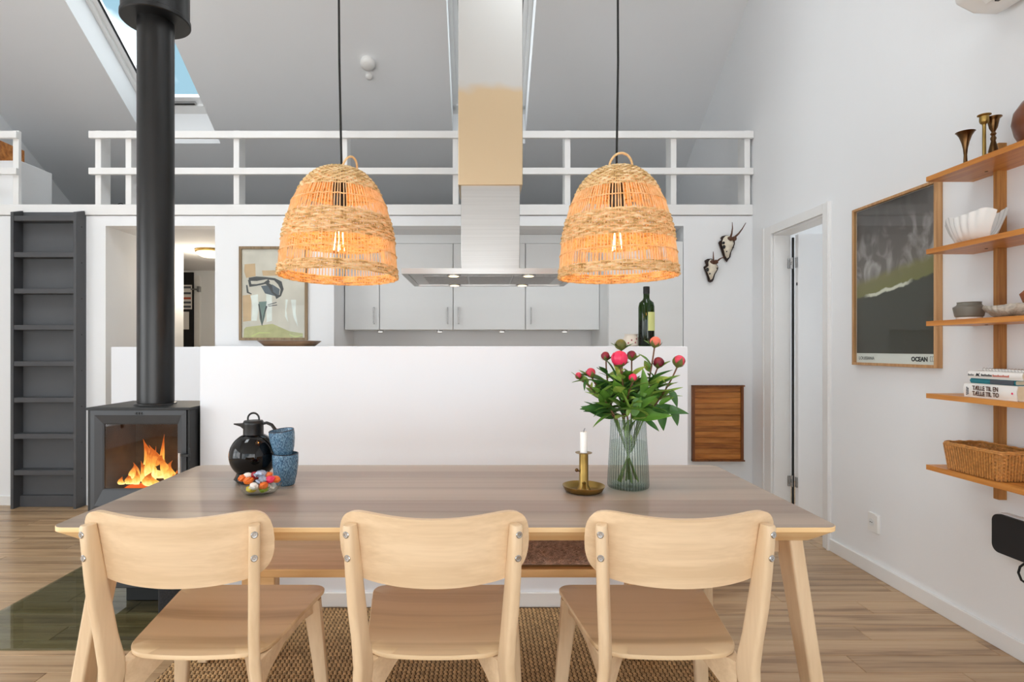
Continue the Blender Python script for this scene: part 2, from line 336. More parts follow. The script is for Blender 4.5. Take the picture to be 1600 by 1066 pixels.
# ------------------------------------------------------------------ mesh building
class MB:
    def __init__(s): s.v = []; s.f = []
    def box(s, x0, x1, y0, y1, z0, z1, m=None):
        b = len(s.v)
        p = [(x0, y0, z0), (x1, y0, z0), (x1, y1, z0), (x0, y1, z0), (x0, y0, z1), (x1, y0, z1), (x1, y1, z1), (x0, y1, z1)]
        s.v += [tuple(m @ Vector(q)) for q in p] if m else p
        s.f += [[b+i for i in q] for q in ((3, 2, 1, 0), (4, 5, 6, 7), (0, 1, 5, 4), (1, 2, 6, 5), (2, 3, 7, 6), (3, 0, 4, 7))]
        return s
    def hexa(s, lo, hi):
        b = len(s.v); s.v += [tuple(p) for p in lo] + [tuple(p) for p in hi]; n = len(lo)
        s.f.append([b+i for i in reversed(range(n))]); s.f.append([b+n+i for i in range(n)])
        for i in range(n): j = (i+1) % n; s.f.append([b+i, b+j, b+n+j, b+n+i])
        return s
    def prism(s, poly, fn, w0, w1): return s.hexa([fn(u, v, w0) for u, v in poly], [fn(u, v, w1) for u, v in poly])
    def rings(s, rings, close_u=True, cap0=True, cap1=True, loop=False):
        b = len(s.v); n = len(rings[0])
        for r in rings: s.v += [tuple(p) for p in r]
        k = len(rings)
        for i in range(k if loop else k-1):
            i2 = (i+1) % k
            for j in range(n if close_u else n-1):
                j2 = (j+1) % n
                s.f.append([b+i*n+j, b+i*n+j2, b+i2*n+j2, b+i2*n+j])
        if not loop:
            if cap0: s.f.append([b+j for j in reversed(range(n))])
            if cap1: s.f.append([b+(k-1)*n+j for j in range(n)])
        return s
    def lathe(s, prof, c=(0, 0, 0), seg=32, rf=None, cap0=True, cap1=True):
        rs = []
        for r, z in prof:
            rs.append([(c[0] + r*(rf(2*math.pi*j/seg, z) if rf else 1)*math.cos(2*math.pi*j/seg), c[1] + r*(rf(2*math.pi*j/seg, z) if rf else 1)*math.sin(2*math.pi*j/seg), c[2]+z) for j in range(seg)])
        return s.rings(rs, True, cap0, cap1)
    def tube(s, pts, r, seg=8, loop=False, flat=None, rot=0.0):
        pts = [Vector(p) for p in pts]; n = len(pts)
        rr = r if isinstance(r, (list, tuple)) else [r]*n
        rs = []; up = Vector((0.123, 0.31, 0.94)).normalized(); prev = None
        for i, p in enumerate(pts):
            a = pts[(i-1) % n] if (loop or i > 0) else p; c = pts[(i+1) % n] if (loop or i < n-1) else p
            t = (c-a).normalized()
            if prev is None: x = t.cross(up).normalized()
            else:
                x = prev - t*prev.dot(t)
                x = x.normalized() if x.length > 1e-6 else t.cross(up).normalized()
            prev = x; y = t.cross(x)
            fy = flat if flat else 1.0
            rs.append([p + rr[i]*(math.cos(2*math.pi*j/seg+rot)*x + fy*math.sin(2*math.pi*j/seg+rot)*y) for j in range(seg)])
        return s.rings(rs, True, True, True, loop)
    def sweep(s, secs): return s.rings(secs)
    def rbox(s, x0, x1, y0, y1, z0, z1, r, axis='Z', seg=4):
        # box with rounded vertical (axis) corners
        if axis == 'Z': a0, a1, b0, b1, fn, w0, w1 = x0, x1, y0, y1, (lambda u, v, w: (u, v, w)), z0, z1
        elif axis == 'Y': a0, a1, b0, b1, fn, w0, w1 = x0, x1, z0, z1, (lambda u, v, w: (u, w, v)), y0, y1
        else: a0, a1, b0, b1, fn, w0, w1 = y0, y1, z0, z1, (lambda u, v, w: (w, u, v)), x0, x1
        return s.prism(rrect(a0, a1, b0, b1, r, seg), fn, w0, w1)
    def add(s, o):
        b = len(s.v); s.v += o.v; s.f += [[b+i for i in q] for q in o.f]; return s
    def xf(s, m): s.v = [tuple(m @ Vector(p)) for p in s.v]; return s

def rrect(a0, a1, b0, b1, r, seg=4):
    out = []
    for cx, cy, s0 in ((a1-r, b1-r, 0), (a0+r, b1-r, 90), (a0+r, b0+r, 180), (a1-r, b0+r, 270)):
        for k in range(seg+1):
            a = R(s0 + 90*k/seg); out.append((cx + r*math.cos(a), cy + r*math.sin(a)))
    return out

def mesh_from(mb, name, mat, off, smooth, angle):
    me = bpy.data.meshes.new(name)
    me.from_pydata([(v[0]-off[0], v[1]-off[1], v[2]-off[2]) for v in mb.v], [], mb.f)
    bm = bmesh.new(); bm.from_mesh(me); bmesh.ops.recalc_face_normals(bm, faces=bm.faces); bm.to_mesh(me); bm.free()
    if smooth: me.shade_smooth(); me.set_sharp_from_angle(angle=R(angle))
    me.materials.append(M[mat] if isinstance(mat, str) else mat)
    return me

def tag(o, label, cat, group=None, kind=None):
    if label: o['label'] = label
    if cat: o['category'] = cat
    if group: o['group'] = group
    if kind: o['kind'] = kind
    return o
def thing(name, label, cat, loc=(0, 0, 0), group=None):
    o = bpy.data.objects.new(name, None); o.location = loc; o.empty_display_size = 0.05
    COL.objects.link(o); return tag(o, label, cat, group)
def world_off(p):
    off = Vector((0, 0, 0))
    while p is not None: off += Vector(p.location); p = p.parent
    return off
def part(name, mb, mat, parent, smooth=True, angle=40, bevel=0.0, label=None, kind=None, bseg=2):
    off = world_off(parent)
    o = bpy.data.objects.new(name, mesh_from(mb, name, mat, off, smooth, angle)); COL.objects.link(o); o.parent = parent
    if bevel: add_bevel(o, bevel, bseg)
    if label: o['label'] = label
    if kind: o['kind'] = kind
    return o
def add_bevel(o, w, seg=2):
    b = o.modifiers.new('bevel', 'BEVEL'); b.width = w; b.segments = seg; b.limit_method = 'ANGLE'; b.angle_limit = R(35)
def solo(name, mb, mat, label, cat, group=None, kind=None, smooth=True, angle=40, bevel=0.0, bseg=2):
    xs = [v[0] for v in mb.v]; ys = [v[1] for v in mb.v]; zs = [v[2] for v in mb.v]
    off = ((min(xs)+max(xs))/2, (min(ys)+max(ys))/2, min(zs))
    o = bpy.data.objects.new(name, mesh_from(mb, name, mat, off, smooth, angle)); o.location = off; COL.objects.link(o)
    if bevel: add_bevel(o, bevel, bseg)
    return tag(o, label, cat, group, kind)
def struct(name, mb, mat, label=None, bevel=0.0, smooth=False):
    return solo(name, mb, mat, label, None, None, 'structure', smooth, 40, bevel)
def copy_tree(o, parent=None):
    c = o.copy(); COL.objects.link(c); c.parent = parent
    for ch in o.children: copy_tree(ch, c)
    return c
def px(x, y, d):  # a point of the photograph at distance d, as world coordinates
    return Vector(((x-CX)/F*d, d, CZ+(CY-y)/F*d))
def text_mesh(body, size, mat, parent, origin, ux, uy, name='lettering', align='LEFT', extr=0.0003, label=None, sx=1.0, bold=0.0):
    cu = bpy.data.curves.new('t', 'FONT'); cu.body = body; cu.size = size; cu.align_x = align; cu.extrude = extr; cu.resolution_u = 3; cu.offset = bold
    to = bpy.data.objects.new('t', cu); COL.objects.link(to)
    dg = bpy.context.evaluated_depsgraph_get(); dg.update()
    me = bpy.data.meshes.new_from_object(to.evaluated_get(dg))
    bpy.data.objects.remove(to); bpy.data.curves.remove(cu)
    ux = Vector(ux).normalized(); uy = Vector(uy).normalized(); un = ux.cross(uy)
    off = world_off(parent); o0 = Vector(origin) - off
    for v in me.vertices: v.co = o0 + ux*(v.co.x*sx) + uy*v.co.y + un*v.co.z
    me.materials.clear(); me.materials.append(M[mat])
    o = bpy.data.objects.new(name, me); COL.objects.link(o); o.parent = parent
    if label: o['label'] = label
    return o
def point_light(name, loc, power, col, rad=0.02):
    l = bpy.data.lights.new(name, 'POINT'); l.energy = power; l.color = col; l.shadow_soft_size = rad
    o = bpy.data.objects.new(name, l); o.location = loc; COL.objects.link(o); return o
# ================================================================== STRUCTURE
XR, XL, DB = 2.07, -4.40, 4.38
SL = 0.64
def zr(d): return 3.52 + SL*(5-d) if d > 2.2 else 3.52 + SL*2.8 - SL*(2.2-d)

# floor: boards laid across the room
fl = MB().box(XL-0.1, XR, -2.72, 4.5, -0.10, -0.017)
fl.box(XL-0.1, XR, -2.72, 0.7, -0.017, 0).box(XL-0.1, XR, 4.40, 7.0, -0.1, 0).box(XR, 4.3, 2.9, 5.3, -0.1, 0)
floor = struct('floor', fl, 'floor', 'light oak strip floor')
plank_cache = {}
rw = 0.118
def plank(x0, x1, y0, y1):
    k = (round(x1-x0, 3), round(y1-y0, 3))
    if k not in plank_cache:
        g = 0.0007; a, b = k[0]/2-g, k[1]/2-g; e = 0.0016
        me = bpy.data.meshes.new('plank')
        v = [(sx*a, sy*b, -0.016) for sx, sy in ((-1, -1), (1, -1), (1, 1), (-1, 1))] + [(sx*a, sy*b, -e) for sx, sy in ((-1, -1), (1, -1), (1, 1), (-1, 1))] + [(sx*(a-e), sy*(b-e), 0) for sx, sy in ((-1, -1), (1, -1), (1, 1), (-1, 1))]
        f = [[8, 9, 10, 11]] + [[i, (i+1) % 4, 4+(i+1) % 4, 4+i] for i in range(4)] + [[4+i, 4+(i+1) % 4, 8+(i+1) % 4, 8+i] for i in range(4)]
        me.from_pydata(v, [], f); me.materials.append(M['floor']); plank_cache[k] = me
    o = bpy.data.objects.new('plank', plank_cache[k]); COL.objects.link(o); o.parent = floor
    o.location = Vector(((x0+x1)/2, (y0+y1)/2, 0)) - floor.location
y = 0.70; row = 0
while y < 4.39:
    x = XL - [0.0, 0.55, 0.9, 0.3, 0.72][row % 5]
    y1 = min(y+rw, 4.40)
    while x < XR:
        xa, xb = max(x, XL), min(x+1.12, XR)
        if xb-xa > 0.02: plank(xa, xb, y, y1)
        x += 1.12
    y = y1 if y1 < 4.40 else 9; row += 1

# sloping ceiling with two roof-window openings
HD0, HD1 = 4.10, 5.55
HOLES = [(-3.20, -2.50), (-0.26, 0.434)]
ce = MB()
def slab(x0, x1, d0, d1, t=0.36):
    ce.prism([(d0, zr(d0)), (d1, zr(d1)), (d1, zr(d1)+t), (d0, zr(d0)+t)], lambda u, v, w: (w, u, v), x0, x1)
xs = [XL, HOLES[0][0], HOLES[0][1], HOLES[1][0], HOLES[1][1], XR]
for i in range(5):
    if i % 2 == 0: slab(xs[i], xs[i+1], 2.2, 7.2)
    else: slab(xs[i], xs[i+1], 2.2, HD0); slab(xs[i], xs[i+1], HD1, 7.2)
for a, b in ((XL, -2.9), (-1.9, 0.2), (1.2, XR)): slab(a, b, -2.72, 2.199)
for a, b in ((-2.9, -1.9), (0.2, 1.2)): slab(a, b, -2.72, 0.82); slab(a, b, 2.06, 2.199)  # unseen openings cut in the near slope for the added roof fill
struct('ceiling', ce, 'ceiling', 'white sloping ceiling')

wl = MB(); lf_ = lambda u, v, w: (w, u, v); LW0, LW1, LZ0, LZ1 = -1.95, 1.75, 0.2, 2.3  # unseen opening in this wall is cut for the added side fill
wl.prism([(-2.72, -0.1), (LW0, -0.1), (LW0, zr(LW0)+0.3), (-2.72, zr(-2.72)+0.3)], lf_, XL-0.12, XL)
wl.prism([(LW0, -0.1), (LW1, -0.1), (LW1, LZ0), (LW0, LZ0)], lf_, XL-0.12, XL)
wl.prism([(LW0, LZ1), (LW1, LZ1), (LW1, zr(LW1)+0.3), (LW0, zr(LW0)+0.3)], lf_, XL-0.12, XL)
wl.prism([(LW1, -0.1), (7.2, -0.1), (7.2, zr(7.2)+0.3), (2.2, zr(2.201)+0.3), (LW1, zr(LW1)+0.3)], lf_, XL-0.12, XL)
struct('wall_left', wl, 'wall')
wr = MB(); X2 = XR+0.12; D0, D1, DZ = 3.456, 4.07, 2.0
fn = lambda u, v, w: (w, u, v)
wr.prism([(-2.72, -0.1), (D0, -0.1), (D0, zr(D0)+0.3), (2.2, zr(2.201)+0.3), (-2.72, zr(-2.72)+0.3)], fn, XR, X2)
wr.prism([(D0, DZ), (D1, DZ), (D1, zr(D1)+0.3), (D0, zr(D0)+0.3)], fn, XR, X2)
wr.prism([(D1, -0.1), (7.2, -0.1), (7.2, zr(7.2)+0.3), (D1, zr(D1)+0.3)], fn, XR, X2)
struct('wall_right', wr, 'wall', 'tall white gable wall')
# wall behind the camera with the wide glazing
wf = MB().box(XL, -3.85, -2.72, -2.6, 0, 2.3).box(1.75, XR, -2.72, -2.6, 0, 2.3).box(-3.85, 1.75, -2.72, -2.6, 2.12, 2.3)
struct('wall_front', wf, 'wall')
gm = MB()
for xx in (-3.82, -2.44, -1.05, 0.34, 1.72): gm.box(xx-0.035, xx+0.035, -2.70, -2.62, 0, 2.12)
gm.box(-3.85, 1.75, -2.70, -2.62, 0, 0.08).box(-3.85, 1.75, -2.70, -2.62, 2.05, 2.12)
struct('window_3', gm, 'trimwhite')
gm = MB()
for yy in (-1.93, -0.72, 0.52, 1.73): gm.box(XL-0.1, XL-0.03, yy-0.03, yy+0.03, 0.2, 2.3)
gm.box(XL-0.1, XL-0.03, -1.95, 1.75, 0.2, 0.26).box(XL-0.1, XL-0.03, -1.95, 1.75, 2.24, 2.3)
struct('window_4', gm, 'trimwhite')  # invented window frame, out of view, around the side fill opening
# back wall under the loft, with hall opening and kitchen opening
HX0, HX1, KX0, KX1, OZ = -2.847, -2.015, -1.11, 1.548, 2.124
wb = MB().box(XL, HX0, DB, DB+0.12, 0, 2.2).box(HX0, HX1, DB, DB+0.12, OZ, 2.2).box(HX1, KX0, DB, DB+0.12, 0, 2.2)
wb.box(KX0, KX1, DB, DB+0.12, OZ, 2.2).box(KX1, XR, DB, DB+0.12, 0, 2.2)
struct('wall_back', wb, 'wall')
struct('loft_floor', MB().box(XL, XR, DB-0.012, 7.1, 2.205, 2.285), 'trimwhite', 'white loft floor edge', bevel=0.004)
struct('ceiling', MB().box(XL, XR, DB+0.12, 7.0, OZ, 2.205), 'ceiling')
struct('loft_darkener', MB().box(XL, XR, DB+0.13, 6.9, 2.285, 2.289), plain('dark_loft_sheet', S(58, 56, 54), 0.95, var=0.2, nscale=120), 'added dark sheet on loft floor, darkens lower ceiling')  # unseen dark sheet, added so less light bounces onto the low ceiling
# kitchen recess
struct('wall_kitchen', MB().box(-1.23, XR, 5.05, 5.15, 0, OZ).box(-1.23, KX0, 4.5, 5.05, 0, OZ).box(KX1+0.02, XR, 4.5, 5.05, 0, OZ), 'wall')
# hall
struct('wall_hall', MB().box(-2.97, -2.847, 4.5, 5.53, 0, OZ).box(XL, -1.23, 6.88, 7.0, 0, OZ).box(-1.35, -1.23, 5.15, 6.88, 0, OZ), 'wall')
struct('trim_1', MB().box(-3.40, -3.34, 6.855, 6.88, 0, 2.06), 'trimwhite')
# neighbouring room beyond the door: walls, ceiling, window opening on its far side
nr = MB().box(X2, 4.3, 5.2, 5.3, 0, 2.4).box(X2, 4.3, 2.8, 2.9, 0, 2.4).box(4.2, 4.3, 2.9, 5.2, 0, 0.9).box(4.2, 4.3, 2.9, 5.2, 2.1, 2.4).box(X2, 4.3, 2.8, 5.3, 2.4, 2.5)
struct('wall_room', nr, 'wall')

# baseboards
def bb(n, mb): struct(n, mb, 'trimwhite', bevel=0.003)
bb('baseboard_right', MB().box(XR-0.014, XR, -2.6, 3.39, 0, 0.072).box(XR-0.014, XR, 4.19, DB, 0, 0.072))
bb('baseboard_back', MB().box(XL, -3.49, DB-0.014, DB, 0, 0.072).box(-2.98, HX0, DB-0.014, DB, 0, 0.072).box(HX1, KX0, DB-0.014, DB, 0, 0.072).box(KX1, XR-0.014, DB-0.014, DB, 0, 0.072))
bb('baseboard_room', MB().box(X2, 4.2, 5.186, 5.2, 0, 0.072))

# door frame and the open door leaf
tf = MB()
tf.box(XR-0.016, XR, D0-0.066, D0, 0, DZ+0.06).box(XR-0.016, XR, D1, D1+0.115, 0, DZ+0.06).box(XR-0.016, XR, D0, D1, DZ, DZ+0.06)
tf.box(XR-0.024, XR-0.016, D0-0.066, D0-0.05, 0, DZ+0.06).box(XR-0.024, XR-0.016, D1+0.09, D1+0.115, 0, DZ+0.06)
tf.box(XR, X2, D1-0.012, D1, 0, DZ).box(XR, X2, D0, D0+0.012, 0, DZ).box(XR, X2, D0, D1, DZ-0.012, DZ)
struct('trim_3', tf, 'trimwhite', 'white door casing', bevel=0.002)
dr = thing('door_1', 'white flush door leaf standing open into next room', None, (2.205, 4.03, 0.01)); dr['kind'] = 'structure'
part('leaf', MB().box(2.205, 2.80, 3.99, 4.03, 0.012, 1.985), 'white', dr, bevel=0.002)
for hz in (1.79, 0.26):
    part('hinge', MB().box(2.165, 2.185, D1-0.018, D1-0.012, hz-0.035, hz+0.035).box(2.199, 2.205, 3.995, 4.022, hz-0.035, hz+0.035).lathe([(0.007, -0.04), (0.007, 0.04)], (2.192, 4.045, hz), 10).box(2.185, 2.2, 4.04, 4.05, hz-0.012, hz+0.012), 'chrome', dr, label='steel door hinge')
part('gap_shade', MB().box(2.192, 2.204, 4.040, 4.052, 0.02, 1.97), 'black', dr, smooth=False, label='black strip standing in for shade between door edge and jamb')  # black strip put in as the shade inside the door gap
part('latch_hole', MB().box(2.2035, 2.2052, 4.0, 4.014, 1.63, 1.65), 'black', dr, smooth=False)

# roof windows
cs, sn = 1/math.sqrt(1+SL*SL), SL/math.sqrt(1+SL*SL)
def slope(u, v, n, d0): return (u, d0 + v*cs + n*sn, zr(d0) - v*sn + n*cs)
for i, (x0, x1) in enumerate(HOLES):
    w = thing('window_%d' % (i+1), ['white roof window showing blue sky behind the stove pipe', 'white roof window behind the steel hood chimney'][i], None, (x0, HD0, zr(HD0))); w['kind'] = 'structure'
    L = (HD1-HD0)/cs
    def sbox(mb, u0, u1, v0, v1, n0, n1):
        P = lambda u, v, n: slope(u, v, n, HD0)
        return mb.hexa([P(u0, v0, n0), P(u1, v0, n0), P(u1, v1, n0), P(u0, v1, n0)], [P(u0, v0, n1), P(u1, v0, n1), P(u1, v1, n1), P(u0, v1, n1)])
    sh = -0.20  # the sash sits high in the reveal
    va, vb = 0.0 + sh, L + sh
    f = MB(); sbox(f, x0, x0+0.035, va, vb, 0.24, 0.34); sbox(f, x1-0.035, x1, va, vb, 0.24, 0.34); sbox(f, x0, x1, va, va+0.05, 0.24, 0.34); sbox(f, x0, x1, vb-0.04, vb+0.2, 0.24, 0.34)
    part('window_frame', f, 'trimwhite', w, smooth=False)
    s = MB(); sbox(s, x0+0.035, x0+0.085, va+0.05, vb-0.04, 0.27, 0.32); sbox(s, x1-0.085, x1-0.035, va+0.05, vb-0.04, 0.27, 0.32); sbox(s, x0+0.085, x1-0.085, va+0.05, va+0.11, 0.27, 0.32); sbox(s, x0+0.085, x1-0.085, vb-0.11, vb-0.04, 0.27, 0.32)
    part('sash', s, 'white', w, smooth=False)
    p = MB(); sbox(p, x0+0.08, x1-0.08, va+0.1, vb-0.1, 0.292, 0.298); part('pane', p, 'paneglass', w, smooth=False)
    g = MB(); sbox(g, x0+0.079, x0+0.085, va+0.1, vb-0.1, 0.268, 0.292); sbox(g, x1-0.085, x1-0.079, va+0.1, vb-0.1, 0.268, 0.292); part('gasket', g, 'ladder', w, smooth=False)
    h = MB(); sbox(h, x0+0.2, x1-0.2, vb-0.07, vb-0.055, 0.235, 0.27); part('handle', h, 'chrome', w, smooth=False)

# ------------------------------------------------------------------ loft railing
def railing(name, label, x0, x1, posts, dp=0.118):
    t = thing(name, label, 'railing', ((x0+x1)/2, 4.39, 2.285))
    part('rail', MB().box(x0, x1, 4.345, 4.372, 2.781, 2.835), 'trimwhite', t, bevel=0.003)
    part('rail', MB().box(x0, x1, 4.345, 4.372, 2.507, 2.557), 'trimwhite', t, bevel=0.003)
    for p in posts: part('post', MB().box(p-0.022, p+0.022, 4.372, 4.372+dp, 2.285, 2.847), 'trimwhite', t, bevel=0.003)
railing('loft_railing', 'long white two-rail wooden railing along the loft edge', -2.955, 2.066, (-2.9, -2.67, -1.85, -1.03, -0.185, 0.665, 1.47, 2.03))
railing('loft_railing', 'short white railing end beside the ladder opening of the loft', -4.35, -3.50, (-3.525, -4.3), 0.03)

# loft furniture seen at the far left
t = solo('storage_box', MB().box(XL+0.02, -3.61, 4.52, 4.86, 2.2892, 2.668), 'white', 'white low storage box on the loft behind the short railing', 'box', bevel=0.004)
tt = thing('wooden_crate', 'brown wooden crate lying on the white loft box', 'crate', (-4.1, 4.68, 2.668))
part('side', MB().box(-4.36, -3.80, 4.56, 4.575, 2.668, 2.84), 'teak', tt); part('side', MB().box(-4.36, -3.80, 4.79, 4.805, 2.668, 2.84), 'teak', tt)
part('end', MB().box(-3.815, -3.80, 4.575, 4.79, 2.668, 2.84), 'teak', tt); part('end', MB().box(-4.36, -4.345, 4.575, 4.79, 2.668, 2.84), 'teak', tt)
part('bottom', MB().box(-4.345, -3.815, 4.575, 4.79, 2.668, 2.68), 'teak', tt)
solo('loose_cable', MB().tube([(-2.86+0.1*k/10, 4.505, 2.292+0.034*math.sin(math.pi*k/10)) for k in range(11)], 0.004, 6), 'cord', 'thin black cable loop on the loft edge between the left posts', 'cable')

# smoke detector and sensor on the ceiling
def on_slope(name, x, y, r, h, label):
    d = (5.53)/((CY-y)/F+SL); X = (x-CX)/F*d
    m = Matrix.Translation((X, d, zr(d))) @ Matrix.Rotation(-math.atan(SL), 4, 'X')
    mb = MB().lathe([(r, 0), (r, -h*0.55), (r*0.9, -h*0.8), (r*0.6, -h), (0.001, -h*1.05)], (0, 0, 0), 24).xf(m)
    return solo(name, mb, 'plastic', label, 'detector')
on_slope('smoke_detector', 575, 98, 0.062, 0.045, 'larger round white smoke detector on the sloping ceiling')
on_slope('ceiling_sensor', 577, 118, 0.03, 0.03, 'small round white sensor just below the smoke detector')

# ------------------------------------------------------------------ kitchen
isl = thing('kitchen_island', 'white waist-high kitchen island panel behind the dining table', 'kitchen island', (-0.17, 2.8, 0))
part('panel', MB().rbox(-1.294, 0.961, 2.66, 2.95, 0.0, 1.201, 0.008, 'Y', 3), 'island', isl, bevel=0.003)
part('baseboard', MB().box(-1.294, 0.961, 2.646, 2.66, 0, 0.068), 'trimwhite', isl, bevel=0.003)
solo('half_wall', MB().rbox(-2.665, -1.3, 4.16, 4.28, 0, 1.203, 0.006, 'Y', 3), 'island', 'low white half wall behind the wood stove', 'half wall', bevel=0.003)

UD = 4.70
edges = [-1.105, -0.82, -0.2193, 0.371, 0.976]
labels = ['narrow grey-white wall cabinet at left end of the kitchen recess', 'grey-white wall cabinet second from left above the island', 'grey-white wall cabinet behind the hood chimney, third from left', 'grey-white wall cabinet at right end beside tall cabinet']
side = ['r', 'r', 'l', 'l']
for i in range(4):
    a, b = edges[i], edges[i+1]
    c = thing('wall_cabinet', labels[i], 'cabinet', ((a+b)/2, 4.88, 1.347), 'kitchen wall cabinets')
    part('body', MB().box(a+0.001, b-0.001, UD+0.02, 5.045, 1.347, 2.05), 'cabinet', c, smooth=False)
    d = part('door', MB().box(a+0.003, b-0.003, UD, UD+0.019, 1.345, 2.048), 'cabinet', c, bevel=0.0015)
    hx = b-0.045 if side[i] == 'r' else a+0.045
    hm = MB().tube([(hx, UD-0.001, 1.395), (hx, UD-0.03, 1.395), (hx, UD-0.03, 1.525), (hx, UD-0.001, 1.525)], 0.005, 6)
    part('handle', hm, 'steeldark', d, label='brushed steel bar handle')
    lx = {0: -0.83, 1: -0.335, 2: 0.183, 3: 0.705}[i]
    sp = part('downlight', MB().lathe([(0.028, 0), (0.026, -0.014), (0.022, -0.016)], (lx, 4.80, 1.347), 20), 'steel', c, label='small round under-cabinet spotlight')
    part('lens', MB().lathe([(0.019, 0), (0.017, -0.003)], (lx, 4.80, 1.331), 16), 'coolspot', sp)
solo('cabinet_fascia', MB().box(-1.105, 0.976, UD+0.012, 5.045, 2.052, OZ-0.001), 'cabinet', 'grey filler board above the wall cabinets', 'panel')
tc_ = thing('tall_cabinet', 'tall grey-white kitchen cabinet beside the wall cabinets', 'cabinet', (1.26, 4.7, 0))
part('body', MB().box(0.976, 1.545, DB+0.02, 5.04, 0.0, 2.008), 'cabinet', tc_, smooth=False)
part('door', MB().box(0.979, 1.543, DB, DB+0.019, 0.10, 2.006), 'cabinet', tc_, bevel=0.0015)

# cooker hood
hx = (766-CX)/F*3.05
hd = thing('cooker_hood', 'stainless steel island cooker hood with tall square chimney', 'cooker hood', (hx, 3.19, 1.566))
x0, x1, y0, y1, zb, zt = -0.395, 0.505, 2.89, 3.48, 1.566, 1.594
hx = (x0+x1)/2
can = MB()
b = 0.03
can.box(x0, x1, y0, y1, zb+0.006, zt)
can.box(x0, x1, y0, y0+b, zb, zb+0.006).box(x0, x1, y1-b, y1, zb, zb+0.006).box(x0, x0+b, y0+b, y1-b, zb, zb+0.006).box(x1-b, x1, y0+b, y1-b, zb, zb+0.006)
part('canopy', can, 'steel', hd, smooth=False)
for k in range(3):
    a = x0+0.10+k*0.236; part('grease_filter', MB().box(a, a+0.228, y0+0.11, y1-0.11, zb+0.001, zb+0.006), 'steeldark', hd, bevel=0.001)
for lx, ly in ((-0.135, y0+0.07), (0.25, y0+0.07), (-0.15, y1-0.075), (0.25, y1-0.075)):
    s_ = part('spotlight', MB().lathe([(0.036, 0.004), (0.036, -0.003), (0.028, -0.004)], (lx, ly, zb), 20), 'chrome', hd)
    part('lens', MB().lathe([(0.028, 0), (0.024, -0.003)], (lx, ly, zb-0.003), 16), 'warm', s_, label='warm glowing hood lamp')
cw = 0.156
part('chimney', MB().box(hx-cw, hx+cw, 3.05, 3.32, zt, 2.12), 'steel', hd, bevel=0.003)
part('chimney_sleeve', MB().box(hx-cw-0.014, hx+cw+0.014, 3.036, 3.334, 2.053, zr(3.33)-0.005), 'sleeve', hd, bevel=0.003, label='steel sleeve with straw-coloured lower patch')

# things on the island
tr = MB()
tp = px(453, 541, 2.80)
tr.rings([[(tp[0]+u*k, 2.80+v*k2, 1.2015+z) for u, v in rrect(-0.112, 0.112, -0.075, 0.075, 0.05, 6)] for k, k2, z in ((1, 1, 0), (1.27, 1.35, 0.026), (1.29, 1.37, 0.0262), (1.27, 1.35, 0.0264), (1.0, 1.0, 0.006))])
solo('wooden_tray', tr, 'trayw', 'dark wooden tray with flared sides on the island top', 'tray', angle=30)
bt = thing('oil_bottle', 'dark green glass oil bottle with cream label on the island', 'bottle', ((1010-CX)/F*2.80, 2.80, 1.2015))
bx, by, bz = bt.location
part('body', MB().lathe([(0.001, 0.003), (0.036, 0), (0.038, 0.006), (0.0385, 0.19), (0.034, 0.212), (0.018, 0.226), (0.0145, 0.235), (0.0145, 0.262)], (bx, by, bz), 28), 'bottle', bt)
part('oil', MB().lathe([(0.033, 0.006), (0.0355, 0.02), (0.0355, 0.125), (0.001, 0.126)], (bx, by, bz), 24), 'oil', bt)
part('cap', MB().lathe([(0.0155, 0.255), (0.0155, 0.288), (0.014, 0.2905)], (bx, by, bz), 20), 'blackplastic', bt)
lb = MB(); lb.rings([[(bx+r*math.cos(a), by+r*math.sin(a), bz+z) for a in [R(-95+i*9) for i in range(11)]] for r, z in ((0.0392, 0.075), (0.0392, 0.165))], close_u=False, cap0=False, cap1=False)
part('bottle_label', lb, 'label', bt)
jp = ((986-CX)/F*2.82, 2.82, 1.2015)
jr = thing('spice_jar', 'small beige spotted ceramic jar beside the oil bottle', 'jar', jp)
part('body', MB().lathe([(0.030, 0), (0.036, 0.004), (0.036, 0.04), (0.030, 0.052), (0.034, 0.060), (0.032, 0.060), (0.027, 0.05), (0.031, 0.04), (0.03, 0.006)], jp, 28), plain('beige_ceramic', S(206, 196, 182), 0.4), jr)
for k, (a, z) in enumerate(((-100, 0.03), (-70, 0.018), (-60, 0.036), (-125, 0.016))):
    part('spot', MB().lathe([(0.004, 0), (0.003, 0.0008)], (0, 0, 0), 10).xf(Matrix.Translation((jp[0]+0.0358*math.cos(R(a)), jp[1]+0.0358*math.sin(R(a)), jp[2]+z)) @ Matrix.Rotation(R(a), 4, 'Z') @ Matrix.Rotation(R(90), 4, 'Y')), 'darkrose', jr)

# wooden hatch with boards in the wall under the loft
hh = thing('wall_hatch', 'teak slatted wooden hatch low on the back wall', 'hatch', (1.80, 4.37, 0.338))
X0, X1, Z0, Z1 = 1.606, 1.992, 0.338, 0.913
part('frame_side', MB().box(X0, X0+0.018, DB-0.03, DB, Z0, Z1), 'teakframe', hh); part('frame_side', MB().box(X1-0.018, X1, DB-0.03, DB, Z0, Z1), 'teakframe', hh)
part('frame_top', MB().box(X0, X1+0.008, DB-0.034, DB, Z1-0.010, Z1), 'teakframe', hh); part('frame_bottom', MB().box(X0, X1+0.008, DB-0.034, DB, Z0, Z0+0.010), 'teakframe', hh)
n = 13; hgt = (Z1-Z0-0.02)/n
for k in range(n):
    part('board', MB().box(X0+0.018, X1-0.018, DB-0.018-0.0015*(k % 2), DB-0.004, Z0+0.01+k*hgt+0.0006, Z0+0.01+(k+1)*hgt-0.0006), 'teak', hh, bevel=0.0015)

